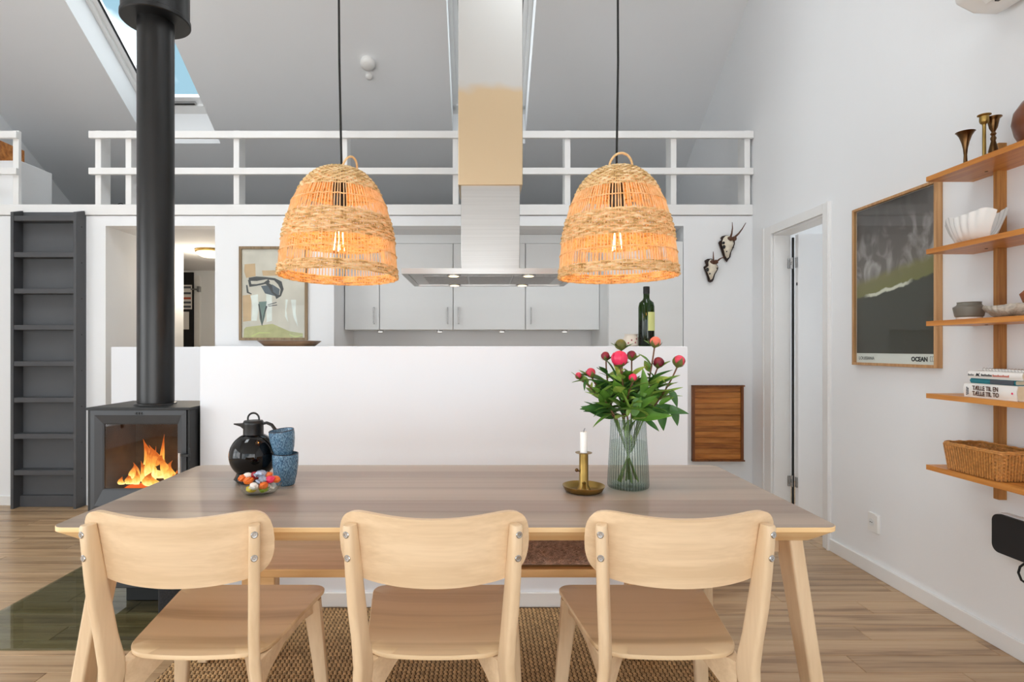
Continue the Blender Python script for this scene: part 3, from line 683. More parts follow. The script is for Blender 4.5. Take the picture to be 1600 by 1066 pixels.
# ------------------------------------------------------------------ hall behind
hl = thing('ceiling_lamp', 'round flush ceiling lamp glowing warm in the hall', 'lamp', (-2.545, 5.45, OZ))
part('rim', MB().lathe([(0.14, 0), (0.14, -0.02), (0.13, -0.024)], (-2.545, 5.45, OZ), 32), 'brass', hl)
part('shade', MB().lathe([(0.128, -0.02), (0.12, -0.045), (0.08, -0.066), (0.001, -0.072)], (-2.545, 5.45, OZ), 32), 'lampglow', hl)
point_light('hall_lamp_light', (-2.6, 5.5, 1.9), 15, (1, 0.86, 0.68), 0.1)
nb = thing('notice_board', 'black notice board with papers in the hall', 'board', (-3.7, 6.86, 0.9))
part('board', MB().box(-4.0, -3.415, 6.86, 6.878, 0.6, 2.10), 'black', nb, smooth=False)
part('poster', MB().box(-3.56, -3.43, 6.855, 6.86, 1.66, 1.95), 'paper', nb, smooth=False); part('sheet', MB().box(-3.62, -3.465, 6.855, 6.86, 1.42, 1.63), 'paper', nb, smooth=False)
for k, (zz, m_) in enumerate(((1.92, 'slate'), (1.85, 'slate'), (1.79, 'redink'), (1.74, 'slate'), (1.69, 'slate'))):
    part('print', MB().box(-3.54, -3.44, 6.853, 6.8555, zz-0.012, zz+0.012), m_, nb, smooth=False)
solo('wall_hook', MB().box(-3.42, -3.33, 6.80, 6.855, 1.885, 1.90).box(-3.335, -3.30, 6.78, 6.82, 1.86, 1.925), 'chrome', 'small white hook beside the notice board in the hall', 'hook', bevel=0.004)

# ------------------------------------------------------------------ ladder to the loft
ld = thing('loft_ladder', 'charcoal grey step ladder with eight treads up to the loft', 'ladder', (-3.24, 4.33, 0))
LX0, LX1, LF = -3.482, -2.994, 4.27
for a, c in ((LX0, LX0+0.022), (LX1-0.022, LX1)):
    mb = MB().prism([(LF, 0), (DB-0.016, 0), (DB-0.016, 2.235), (LF, 2.205)], lambda u, v, w: (w, u, v), a, c); part('stile', mb, 'ladder', ld, bevel=0.002)
part('back_panel', MB().box(LX0+0.006, LX1, DB-0.016, DB-0.001, 0, 2.225), 'ladderback', ld, smooth=False)
for k in range(8):
    zc = CZ+(CY-(341+k*56.9))*LF/F
    part('tread', MB().box(LX0+0.022, LX1-0.022, LF+0.004, DB-0.017, zc-0.019, zc+0.019), 'ladder', ld, bevel=0.003)
part('plinth', MB().box(LX0+0.022, LX1-0.022, LF+0.06, DB-0.017, 0, 0.085), 'ladder', ld, bevel=0.002)
for k in range(9):
    part('screw', MB().lathe([(0.006, 0), (0.005, 0.002), (0.001, 0.0025)], (0, 0, 0), 10).xf(Matrix.Translation((LX1, LF+0.06, CZ+(CY-(350+k*56.9))*LF/F-0.01)) @ Matrix.Rotation(R(90), 4, 'Y')), 'black', ld)
# ================================================================== WOOD STOVE
SD = 2.583
def sp_(x, y, d=SD): return px(x, y, d)
sx0, sx1 = sp_(136, 0)[0], -1.300
st_top, st_bot, sdb = 0.926, 0.112, 2.93
pl = solo('glass_floor_plate', MB().box(-2.165, -1.300, 2.269, 3.30, 0.0, 0.008), 'plateglass', 'tinted glass floor plate under the wood stove', 'glass plate', bevel=0.001)
stv = thing('wood_stove', 'dark grey wood stove with glass door and tall black flue pipe', 'stove', ((sx0+sx1)/2, 2.75, 0.008))
part('top_plate', MB().box(sx0-0.002, sx1, SD-0.004, sdb, st_top-0.012, st_top), 'stoveblack', stv, bevel=0.002)
part('side_panel', MB().box(sx0, sx0+0.012, SD+0.004, sdb, st_bot, st_top-0.012), 'stoveblack', stv, bevel=0.002)
part('side_panel', MB().box(sx1-0.014, sx1-0.002, SD+0.004, sdb, st_bot, st_top-0.012), 'stoveblack', stv, bevel=0.002)
part('back_panel', MB().box(sx0+0.012, sx1-0.014, sdb-0.015, sdb, st_bot, st_top-0.012), 'stoveblack', stv)
part('bottom_panel', MB().box(sx0+0.012, sx1-0.014, SD+0.01, sdb-0.015, st_bot, st_bot+0.015), 'stoveblack', stv)
part('pedestal', MB().box((sx0+sx1)/2-0.13, (sx0+sx1)/2+0.13, SD+0.12, sdb-0.04, 0.008, st_bot), 'stoveblack', stv, bevel=0.003)
# lining of the fire chamber
gx0, gx1, gz1, gz0 = sp_(160, 0)[0], sp_(275, 0)[0], sp_(0, 664)[2], sp_(0, 765)[2]
lz0, lz1 = gz0-0.02, gz1+0.02
ln = MB().box(sx0+0.014, sx1-0.016, sdb-0.05, sdb-0.02, lz0, lz1).box(sx0+0.014, sx0+0.04, SD+0.03, sdb-0.05, lz0, lz1).box(sx1-0.042, sx1-0.016, SD+0.03, sdb-0.05, lz0, lz1)
ln.box(sx0+0.014, sx1-0.016, SD+0.03, sdb-0.02, lz0-0.02, lz0).box(sx0+0.014, sx1-0.016, SD+0.03, sdb-0.02, lz1, lz1+0.02)
part('fire_lining', ln, 'fireclay', stv, smooth=False)
# door: mitred frame that slopes in to the glass
dx0, dx1, dz1, dz0 = sp_(141, 0)[0], sp_(291, 0)[0], sp_(0, 641)[2], sp_(0, 798)[2]
def rect(a, b, c, d, y): return [(a, y, c), (b, y, c), (b, y, d), (a, y, d)]
dm = MB().rings([rect(dx0, dx1, dz0, dz1, SD+0.026), rect(dx0, dx1, dz0, dz1, SD), rect(dx0+0.02, dx1-0.02, dz0+0.022, dz1-0.022, SD-0.003), rect(gx0-0.006, gx1+0.006, gz0-0.006, gz1+0.006, SD+0.01), rect(gx0, gx1, gz0, gz1, SD+0.014), rect(gx0, gx1, gz0, gz1, SD+0.026)], loop=True)
door = part('door', dm, 'stove', stv, smooth=False)
part('glass', MB().box(gx0, gx1, SD+0.018, SD+0.022, gz0, gz1), 'stoveglass', door, smooth=False, label='clear stove door glass')
h0 = sp_(280.5, 708, SD-0.035); h1 = sp_(280.5, 745, SD-0.035)
part('handle', MB().tube([h0, h1], 0.0065, 12), 'chrome', door, label='polished steel door handle')
part('latch', MB().box(h0[0]+0.006, h0[0]+0.034, SD-0.03, SD, h0[2]-0.018, h0[2]-0.008).box(h0[0]+0.026, h0[0]+0.032, SD-0.01, SD, h0[2]-0.04, h0[2]+0.015), 'black', door, smooth=False)
for k in range(3): part('air_slot', MB().box(sp_(212+k*4, 0)[0], sp_(214.5+k*4, 0)[0], SD-0.006, SD+0.002, dz1-0.019, dz1-0.010), 'black', door, smooth=False)
part('lower_panel', MB().box(sx0+0.014, sx1-0.016, SD+0.004, SD+0.02, st_bot+0.004, dz0-0.006), 'stove', stv, bevel=0.002)
pX, pD = -1.548, 2.76
pX = (243.5-CX)/F*pD
part('flue_pipe', MB().lathe([(0.092, 0), (0.09, 0.006), (0.08, 0.008), (0.08, 1.85)], (pX, pD, st_top), 40), 'pipe', stv, label='matt black steel flue pipe')
zc = CZ+(CY-36)/F*pD
part('flue_collar', MB().lathe([(0.082, 0.0), (0.148, 0.0), (0.152, 0.004), (0.152, 0.022), (0.147, 0.026), (0.147, zr(pD)+0.1-zc)], (pX, pD, zc), 48), 'blackplastic', stv, label='wide black insulated chimney section')
# logs and flames
fireD = 2.74
fr = thing('fire', 'orange log fire burning behind the stove glass', 'fire', ((241-CX)/F*fireD, fireD, lz0))
fx = fr.location[0]
for k, (a, b, r) in enumerate((((-0.13, -0.03, 0.03), (0.09, 0.02, 0.05), 0.028), ((-0.05, 0.03, 0.03), (0.13, -0.02, 0.035), 0.03), ((-0.08, 0.0, 0.075), (0.06, -0.03, 0.095), 0.024))):
    A = Vector((fx, fireD, lz0)) + Vector(a); B = Vector((fx, fireD, lz0)) + Vector(b)
    pts = [A.lerp(B, i/6) for i in range(7)]; part('log', MB().tube(pts, [r*(0.9+0.2*random.random()) for _ in pts], 9), 'log', fr)
def flame(x, y, z, h, w, lean, seed):
    rnd = random.Random(seed); ph = rnd.random()*6; rs = []
    for i in range(13):
        t = i/12; r = w*(math.sin(math.pi*min(1, (t*0.9+0.1))**0.62))*(1-t)**0.35 + 0.0005
        ox = lean*t*t + 0.25*w*math.sin(5*t+ph)*t; oy = 0.2*w*math.cos(4*t+ph)*t
        rs.append([(x+ox+r*math.cos(a)*(1+0.25*math.sin(3*a+ph+4*t)), y+oy+0.5*r*math.sin(a), z+h*t) for a in [2*math.pi*j/12 for j in range(12)]])
    return MB().rings(rs)
fb = lz0
rnd = random.Random(21)
core = [(0.015, 0.0, 0.05, 0.15, 0.05, -0.01), (0.05, 0.0, 0.045, 0.12, 0.045, 0.015), (-0.02, 0.02, 0.06, 0.165, 0.034, -0.015), (0.085, 0.0, 0.04, 0.085, 0.032, 0.015), (0.03, -0.05, 0.02, 0.06, 0.04, 0.0), (-0.06, -0.02, 0.045, 0.075, 0.026, -0.015)]
for k in range(16):
    q = rnd.random(); dx = -0.125+0.25*q; env = math.exp(-((dx-0.03)/0.065)**2)
    core.append((dx, 0.05*(rnd.random()-0.5)-0.01, 0.02+0.05*env*rnd.random(), 0.035+0.15*env*(0.6+0.5*rnd.random()), 0.010+0.012*rnd.random(), 0.05*(rnd.random()-0.5)))
for k, (dx, dy, dz, h, w, ln_) in enumerate(core):
    part('flame', flame(fx+dx, fireD+dy-0.03, fb+dz, h, w, ln_, k), 'flame', fr, angle=80)
part('ember_bed', MB().lathe([(0.13, 0), (0.11, 0.014), (0.05, 0.02), (0.001, 0.021)], (fx, fireD, lz0), 20, rf=lambda a, z: 1+0.15*math.sin(5*a)), 'ember', fr)
point_light('fire_light', (fx, fireD-0.02, lz0+0.14), 1.4, (1, 0.45, 0.12), 0.05)
# black felt bag beside the stove, half hidden under the table
lb_ = thing('log_bag', 'slim black felt log bag on the floor beside the stove', 'bag', (-1.23, 2.40, 0.0))
part('bag', MB().rings([[(u*k-1.227*(k-1)+0, v, z) for u, v in rrect(-1.285, -1.168, 2.285, 2.52, 0.02, 4)] for k, z in ((1, 0.009), (1, 0.30))] + [[(u, v, z) for u, v in rrect(-1.279, -1.174, 2.291, 2.514, 0.016, 4)] for z in (0.30, 0.02)]), 'feltblack', lb_)

# ================================================================== DINING TABLE
TX0, TX1, TD0, TD1, TZ = -1.086, 0.909, 1.4486, 2.2286, 0.74
tb = thing('dining_table', 'long pale wood dining table with splayed legs', 'dining table', ((TX0+TX1)/2, (TD0+TD1)/2, 0))
def outl(i, z): return [(u, v, z) for u, v in rrect(TX0+i, TX1-i, TD0+i, TD1-i, max(0.034-i*0.4, 0.012), 6)]
part('table_top', MB().rings([outl(0.05, 0.691), outl(0.047, 0.692), outl(0.002, 0.7265), outl(0, 0.728), outl(0, 0.7385), outl(0.0015, 0.7395)]), 'beechedge', tb, angle=25)
vd_ = [2.2286, 2.109, 2.015, 1.709, 1.588, 1.4486]
full = [(u, v) for u, v in rrect(TX0+0.0014, TX1-0.0014, TD0+0.0014, TD1-0.0014, 0.033, 6)]
def clip_y(poly, y0, y1):
    for lim, sg in ((y0, 1), (y1, -1)):
        out = []
        for i in range(len(poly)):
            p, q = poly[i], poly[(i+1) % len(poly)]; a, b = sg*(p[1]-lim), sg*(q[1]-lim)
            if a >= 0: out.append(p)
            if (a > 0 and b < 0) or (a < 0 and b > 0): t = a/(a-b); out.append((p[0]+(q[0]-p[0])*t, lim))
        poly = out
    return poly
for k in range(5):
    pg = clip_y(full, vd_[k+1]+(0.0004 if k < 4 else 0), vd_[k]-(0.0004 if k else 0))
    part('veneer_plank', MB().prism(pg, lambda u, v, w: (u, v, w), 0.7388, 0.74), 'tabledark' if k in (1, 3) else 'table', tb, smooth=False, label='ash veneer strip')
def tleg(xo, xo0, s, yf, ydir):
    # xo: outer x at z 0.70, xo0: outer x at the floor, s: side (-1 left, +1 right), yf: face nearest the table edge, ydir: +1 towards the table middle
    secs = []
    for z, t in ((0.0095, 0.0), (0.35, 0.5), (0.696, 1.0)):
        o = xo0+(xo-xo0)*t; th = 0.036; dp = 0.046+0.040*t
        y = yf + ydir*0.0 + (-0.03*ydir)*(1-t)
        a, b = (o, o-s*th); 
        q = [(a, y), (b, y), (b, y+ydir*dp), (a, y+ydir*dp)]
        secs.append([(u, v, z) for u, v in q])
    return MB().rings(secs)
for a in ((-1.003, -1.108, -1, 1.50, 1), (0.842, 0.93, 1, 1.50, 1), (-0.985, -1.06, -1, 2.175, -1), (0.83, 0.885, 1, 2.175, -1)):
    part('leg', tleg(*a), 'beech', tb, bevel=0.006, bseg=3)
part('cross_rail', MB().box(-0.97, -0.95, 1.56, 2.12, 0.64, 0.696), 'beech', tb); part('cross_rail', MB().box(0.79, 0.81, 1.56, 2.12, 0.64, 0.696), 'beech', tb)

# ================================================================== BENCH, FUR, RUG
bn = thing('bench', 'low oak bench tucked between the table and the island', 'bench', (-0.09, 2.1, 0))
part('seat', MB().box(-0.92, 0.70, 1.93, 2.25, 0.422, 0.45), 'bench', bn, bevel=0.003)
for a in (-0.905, 0.56): part('leg', MB().box(a, a+0.125, 2.185, 2.245, 0.009, 0.422), 'bench', bn, bevel=0.003)
part('rail', MB().box(-0.78, 0.56, 2.19, 2.22, 0.36, 0.422), 'bench', bn)
fu = MB(); rnd = random.Random(3)
nx, ny = 22, 16
def fh(u, v): return 0.456 + 0.016*math.sin(math.pi*min(1, max(0, u)))**0.4*math.sin(math.pi*min(1, max(0, v)))**0.4
fx0, fx1, fy0, fy1 = 0.10, 0.50, 1.955, 2.245
top = [[(fx0+(fx1-fx0)*i/nx + 0.008*math.sin(3*j), fy0+(fy1-fy0)*j/ny, fh(i/nx, j/ny)) for i in range(nx+1)] for j in range(ny+1)]
fu.rings(top, close_u=False, cap0=False, cap1=False)
for k in range(5200):
    u, v = rnd.random(), rnd.random(); x = fx0+(fx1-fx0)*u; y_ = fy0+(fy1-fy0)*v; z = fh(u, v)
    a = rnd.random()*6.28; L = 0.014+0.014*rnd.random(); w = 0.0016
    tipx, tipy = x+L*0.8*math.cos(a), y_+L*0.6*math.sin(a)-0.008; tz = max(0.4525, z+L*0.55*rnd.random()+0.004)
    b = len(fu.v); fu.v += [(x-w*math.sin(a), y_+w*math.cos(a), z), (x+w*math.sin(a), y_-w*math.cos(a), z), (x, y_, z+w*1.5), (tipx, tipy, tz)]
    fu.f += [[b, b+1, b+3], [b+1, b+2, b+3], [b+2, b, b+3]]
me_ = bpy.data.meshes.new('sheepskin'); me_.from_pydata([(v[0]-0.3, v[1]-2.1, v[2]-0.45) for v in fu.v], [], fu.f); me_.materials.append(M['fur'])
fo = bpy.data.objects.new('sheepskin', me_); fo.location = (0.3, 2.1, 0.4505); COL.objects.link(fo); tag(fo, 'brown fluffy sheepskin lying on the bench', 'sheepskin')

rg = thing('jute_rug', 'brown woven jute rug under the dining table', 'rug', (-0.08, 1.75, 0))
RX0, RX1, RY0, RY1 = -1.16, 1.0, 0.85, 2.64
part('backing', MB().box(RX0, RX1, RY0, RY1, 0.0005, 0.004), 'jutebase', rg, smooth=False)
wv = MB(); cxw, cyw = 0.0168, 0.0128; rnd = random.Random(5)
jn = int((RY1-RY0)/cyw); im = int((RX1-RX0)/cxw)
for j in range(jn):
    for i in range(im):
        x = RX0+(i+0.5+(0.18 if j % 2 else -0.02))*cxw; y_ = RY0+(j+0.5)*cyw; h = 0.0075+0.0018*rnd.random(); b = len(wv.v)
        a, c = cxw*0.45, cyw*0.47; dx_ = 0.001*rnd.random()
        if x+a > RX1: continue
        wv.v += [(x-a, y_-c*0.7, 0.003), (x+a, y_-c, 0.003), (x+a, y_+c*0.7, 0.003), (x-a, y_+c, 0.003), (x-a*0.45, y_-c*0.3+dx_, h), (x+a*0.45, y_-c*0.45, h), (x+a*0.45, y_+c*0.3, h-dx_), (x-a*0.45, y_+c*0.45, h)]
        wv.f += [[b+4, b+5, b+6, b+7], [b, b+1, b+5, b+4], [b+1, b+2, b+6, b+5], [b+2, b+3, b+7, b+6], [b+3, b, b+4, b+7]]
me_ = bpy.data.meshes.new('weave'); me_.from_pydata([(v[0]+0.08, v[1]-1.75, v[2]) for v in wv.v], [], wv.f); me_.shade_smooth(); me_.materials.append(M['jute'])
wo_ = bpy.data.objects.new('weave', me_); COL.objects.link(wo_); wo_.parent = rg; wo_['kind'] = 'stuff'

# ================================================================== CHAIRS
def make_chair():
    t = thing('dining_chair', None, 'chair', (0, 0, 0), 'dining chairs at the near side of the table')
    RR, smax, T = 0.50, 0.224, 0.007
    def bpos(s, z, off):
        a = s/RR; return Vector(((RR+off)*math.sin(a), RR-(RR+off)*math.cos(a)-0.17*(z-0.72), z))
    secs = []
    ns = 36
    for i in range(ns+1):
        q = -1+2*i/ns; s = smax*math.copysign(1-(1-abs(q))**1.7, q) if abs(q) < 1 else smax*q
        e = min(0.99999, abs(s)/smax); h = 0.0815*(1-e**9)**0.42 + 0.0008; zc_ = 0.7245+0.50*s*s
        zs = [zc_-h+2*h*k/6 for k in range(7)]
        secs.append([bpos(s, z, T) for z in zs] + [bpos(s, z, -T) for z in reversed(zs)])
    part('backrest', MB().rings(secs), 'beechx', t, angle=50, bevel=0.0025)
    for sd in (-1, 1):
        a = sd*0.185/RR; nrm = Vector((math.sin(a), -math.cos(a), 0)); tan = Vector((math.cos(a), math.sin(a), 0))
        topc = bpos(sd*0.185, 0.72, T)
        def cen(z, rd):
            b = bpos(sd*0.185, z, T); k = (0.81-z)/0.37
            x = b.x + (sd*0.157-b.x)*k*1.0 if k > 0 else b.x
            return Vector((x, b.y, z))
        secs = []
        def sec(c, hw, dp_):
            pts = []
            for u, v in rrect(-hw, hw, 0, dp_, min(hw*0.75, 0.009), 3): pts.append(c + tan*u + nrm*v)
            return pts
        lo = cen(0.445, 0)
        secs.append(sec(Vector((sd*0.205, -0.035, 0.008)), 0.011, 0.028))
        secs.append(sec(Vector((lo.x+sd*0.010, lo.y-0.002, 0.36)), 0.0125, 0.052))
        secs.append(sec(Vector((lo.x+sd*0.002, lo.y+0.012, 0.415)), 0.013, 0.060))
        secs.append(sec(Vector((lo.x, lo.y+0.006, 0.45)), 0.013, 0.058))
        for z in (0.52, 0.60, 0.68, 0.74): secs.append(sec(cen(z, 0)+Vector((0, 0, 0)), 0.0128, 0.050-0.02*max(0, (z-0.62)/0.2)))
        secs.append(sec(cen(0.785, 0), 0.0125, 0.034)); secs.append(sec(cen(0.791, 0), 0.0115, 0.030))
        lg = part('rear_leg', MB().rings(secs), 'beech', t, angle=45)
        for z in (0.772, 0.718):
            c = cen(z, 0) + nrm*(0.050-0.02*max(0, (z-0.62)/0.2))
            m = Matrix((tan.to_4d(), Vector((0, 0, 1, 0)), nrm.to_4d(), Vector((0, 0, 0, 1)))).transposed(); m[0][3], m[1][3], m[2][3] = c; m[3] = (0, 0, 0, 1)
            part('bolt', MB().lathe([(0.0078, -0.002), (0.0078, 0.0012), (0.0062, 0.0024), (0.003, 0.0022), (0.0025, 0.001)], (0, 0, 0), 16).xf(m), 'chrome', lg, label='chrome bolt head')
        fsec = []
        for z, x, y_, w, th in ((0.008, 0.226, 0.475, 0.016, 0.012), (0.25, 0.208, 0.452, 0.021, 0.013), (0.437, 0.192, 0.43, 0.026, 0.014)):
            fsec.append([(sd*x+u, y_+v, z) for u, v in rrect(-w, w, -th, th, 0.006, 2)])
        part('front_leg', MB().rings(fsec), 'beech', t, angle=45)
        r0, r1 = Vector((sd*0.160, 0.088, 0)), Vector((sd*0.19, 0.43, 0)); dv = (r1-r0).normalized(); nv = Vector((dv.y, -dv.x, 0))*0.009
        prof_ = [(0, 0.437), (1, 0.437), (1, 0.395), (0.75, 0.410), (0.4, 0.410), (0.15, 0.385), (0, 0.355)]
        part('side_rail', MB().hexa([r0.lerp(r1, u)+nv+Vector((0, 0, z)) for u, z in prof_], [r0.lerp(r1, u)-nv+Vector((0, 0, z)) for u, z in prof_]), 'beechx', t, bevel=0.002)
    for sd in (-1, 1):   # curved corner brackets under the seat
        b0, b1 = Vector((sd*0.160, 0.082, 0)), Vector((sd*0.065, 0.235, 0)); dv = (b1-b0).normalized(); nv = Vector((dv.y, -dv.x, 0))*0.009
        secs = []
        for k in range(13):
            u = k/12; p = b0.lerp(b1, u); zl = 0.436-0.012-0.095*(1-u)**1.8
            secs.append([p+nv+Vector((0, 0, 0.4375)), p-nv+Vector((0, 0, 0.4375)), p-nv+Vector((0, 0, zl)), p+nv+Vector((0, 0, zl))])
        part('bracket', MB().rings(secs), 'beechx', t, angle=30)
    cor = [((0.226, 0.502), 0.055), ((0.173, 0.100), 0.07), ((0.0, 0.072), 0.12), ((-0.173, 0.100), 0.07), ((-0.226, 0.502), 0.055)]
    ol = []; nC = len(cor)
    for k in range(nC):
        P, r = Vector(cor[k][0]), cor[k][1]; A, B = Vector(cor[k-1][0]), Vector(cor[(k+1) % nC][0])
        p0, p1 = P+(A-P).normalized()*r, P+(B-P).normalized()*r
        for q in range(13):
            w_ = q/12; ol.append(tuple(p0*(1-w_)**2+P*2*w_*(1-w_)+p1*w_**2))
    cx_, cy_ = 0, 0.30
    def ring(k, z): return [(cx_+(x-cx_)*k, cy_+(y_-cy_)*k, z) for x, y_ in ol]
    part('seat', MB().rings([ring(0.3, 0.436), ring(0.985, 0.4385), ring(0.998, 0.440), ring(1.0, 0.4475), ring(0.99, 0.450), ring(0.8, 0.448), ring(0.5, 0.445), ring(0.15, 0.444)]), 'seat', t, angle=50)
    return t
ch0 = make_chair()
for k, (x, rz_, lab) in enumerate(((-0.697, 0, 'pale wood dining chair at the left, nearest the stove'), (-0.106, 0, 'pale wood dining chair in the middle of the three'), (0.462, 0, 'pale wood dining chair at the right, below the flower vase'))):
    c = ch0 if k == 0 else copy_tree(ch0)
    c.location = (x, 1.300, 0.0 + 0.002); c['label'] = lab

# ================================================================== PENDANT LAMPS
PZ = [(0, 0.184), (0.04, 0.181), (0.075, 0.178), (0.1355, 0.170), (0.19, 0.157), (0.229, 0.1456), (0.265, 0.128), (0.29, 0.114), (0.31, 0.098), (0.328, 0.078), (0.339, 0.058), (0.345, 0.04)]
def prof_r(z):
    for (a, ra), (b, rb) in zip(PZ, PZ[1:]):
        if z <= b: return ra+(rb-ra)*(z-a)/(b-a)
    return PZ[-1][1]
def weave_band(z0, z1, seed, pitch=0.0080, N=112, amp=0.0034):
    mb = MB(); rnd = random.Random(seed); k = 0; z = z0
    while z <= z1:
        rs = []
        r0 = prof_r(z); p2 = rnd.random()*0.8
        for j in range(N):
            a = 2*math.pi*(j+p2*0.3)/N
            r = r0 + amp*math.cos(math.pi*j/2+math.pi*k) + 0.0009*(rnd.random()-0.5)
            zz = z + 0.0012*(rnd.random()-0.5); hh_ = pitch*(0.42+0.1*rnd.random()); w = 0.0026
            ca, sa = math.cos(a), math.sin(a); sl = (prof_r(min(z+0.01, 0.345))-prof_r(max(z-0.005, 0)))/0.015
            rs.append([((r+w)*ca, (r+w)*sa, zz), ((r+sl*hh_)*ca, (r+sl*hh_)*sa, zz+hh_), ((r-w)*ca, (r-w)*sa, zz), ((r-sl*hh_)*ca, (r-sl*hh_)*sa, zz-hh_)])
        mb.rings(rs, loop=True)
        step = pitch * (1.0 if z < 0.29 else max(0.35, 1-abs(sl)*0.28)); z += step; k += 1
    return mb
def make_lamp():
    t = thing('pendant_lamp', None, 'lamp', (0, 0, 0), 'woven pendant lamps over the table')
    part('woven_rim', weave_band(0.002, 0.033, 1), 'straw', t, angle=60)
    part('woven_band', weave_band(0.110, 0.184, 2), 'straw', t, angle=60)
    part('woven_crown', weave_band(0.266, 0.344, 3), 'straw', t, angle=60)
    rb = MB(); rnd = random.Random(11)
    for k in range(108):
        a = 2*math.pi*(k+0.25*(rnd.random()-0.5))/108; a2 = 0.02*(rnd.random()-0.5)
        rb.tube([((prof_r(z)-0.0005)*math.cos(a+a2*z/0.37), (prof_r(z)-0.0005)*math.sin(a+a2*z/0.37), z) for z in [0.343*i/15 for i in range(16)]], 0.0020, 4)
    part('cane_ribs', rb, 'cane', t, kind='stuff', angle=70)
    for z in (0.069, 0.227):
        part('cane_ring', MB().tube([(prof_r(z)*1.012*math.cos(2*math.pi*j/64), prof_r(z)*1.012*math.sin(2*math.pi*j/64), z+0.0015*math.sin(3*j)) for j in range(64)], 0.0019, 6, loop=True), 'cane', t)
    for yy, r, h in ((-0.034, 0.038, 0.044), (0.022, 0.030, 0.022)):
        part('hanging_loop', MB().tube([(r*math.cos(math.pi*j/14), yy-0.012*math.sin(math.pi*j/14), 0.333+h*math.sin(math.pi*j/14)) for j in range(15)], 0.0035, 7), 'cane', t)
    part('bulb_socket', MB().lathe([(0.004, 0.350), (0.012, 0.335), (0.022, 0.315), (0.022, 0.215), (0.018, 0.21)], (0, 0, 0), 20), 'blackplastic', t, label='black bulb holder')
    bl = part('light_bulb', MB().lathe([(0.013, 0.213), (0.014, 0.185), (0.030, 0.145), (0.036, 0.115), (0.032, 0.088), (0.018, 0.074), (0.001, 0.07)], (0, 0, 0), 24), 'bulb', t)
    fm = MB()
    for j in range(4):
        a = math.pi*j/2+0.5; fm.tube([(0.010*math.cos(a), 0.010*math.sin(a), 0.142), (0.016*math.cos(a+0.3), 0.016*math.sin(a+0.3), 0.085)], 0.0016, 6)
    part('filament', fm, 'filament', bl)
    return t
lamp0 = make_lamp(); lamps = [lamp0, copy_tree(lamp0)]
for k, (x, rz_, tl, lab) in enumerate((((529-CX)/F*1.82, R(68), R(1.6), 'woven seagrass pendant lamp hanging over the coffee jug, left of the hood'), ((965-CX)/F*1.82, R(8), R(-0.6), 'woven seagrass pendant lamp hanging over the flower vase, right of the hood'))):
    l = lamps[k]
    l.location = (x, 1.82, 1.416); l.rotation_euler = (0, tl, rz_); l['label'] = lab
    mi = Matrix.Translation(l.location) @ l.rotation_euler.to_matrix().to_4x4().inverted() @ Matrix.Translation(-l.location)
    part('cord', MB().tube([(x+0.34*math.sin(tl), 1.82, 1.416+0.345), (x+0.002, 1.822, 2.1), (x-0.001, 1.818, 2.6), (x, 1.82, zr(1.82)-0.001)], 0.0035, 8).xf(mi), 'cord', l, label='black textile cord')
    point_light('pendant_bulb_light', (x, 1.82, 1.416+0.11), 2.8, (1.0, 0.40, 0.08), 0.03)
# ================================================================== THINGS ON THE TABLE
TT = 0.7402
# coffee jug
jx, jd = (396-CX)/F*1.95, 1.95
jg = thing('coffee_jug', 'glossy black globe-shaped vacuum jug on the table', 'jug', (jx, jd, TT))
part('body', MB().lathe([(0.045, 0), (0.052, 0.002), (0.062, 0.012)] + [(0.078*math.cos(R(a)), 0.09+0.078*math.sin(R(a))) for a in range(-48, 74, 6)] + [(0.02, 0.166)], (jx, jd, TT), 48), 'blackgloss', jg, angle=60)
part('neck', MB().lathe([(0.033, 0.155), (0.0325, 0.192), (0.034, 0.197), (0.033, 0.201), (0.02, 0.203)], (jx, jd, TT), 32), 'blackplastic', jg)
spm = MB(); 
spm.rings([[(jx-0.025, jd-0.018, TT+0.178), (jx-0.025, jd+0.018, TT+0.178), (jx-0.025, jd+0.022, TT+0.199), (jx-0.025, jd-0.022, TT+0.199)], [(jx-0.042, jd-0.008, TT+0.187), (jx-0.042, jd+0.008, TT+0.187), (jx-0.042, jd+0.011, TT+0.197), (jx-0.042, jd-0.011, TT+0.197)], [(jx-0.066, jd-0.002, TT+0.193), (jx-0.066, jd+0.002, TT+0.193), (jx-0.066, jd+0.003, TT+0.1965), (jx-0.066, jd-0.003, TT+0.1965)]])
part('spout', spm, 'blackplastic', jg)
lid = part('lid', MB().lathe([(0.033, 0.201), (0.030, 0.207), (0.012, 0.209), (0.001, 0.209)], (jx, jd, TT), 28), 'blackplastic', jg)
part('ring_pull', MB().tube([(jx+0.019*math.cos(a), jd, TT+0.213+0.019*math.sin(a)) for a in [R(-30+240*k/16) for k in range(17)]], 0.0032, 8), 'blackplastic', lid)
part('handle', MB().tube([(jx+0.03, jd, TT+0.196), (jx+0.045, jd, TT+0.199), (jx+0.062, jd, TT+0.192), (jx+0.078, jd-0.004, TT+0.172), (jx+0.088, jd-0.006, TT+0.14), (jx+0.089, jd-0.006, TT+0.11), (jx+0.08, jd, TT+0.085)], [0.005, 0.005, 0.0055, 0.006, 0.006, 0.006, 0.005], 8), 'blackplastic', jg)
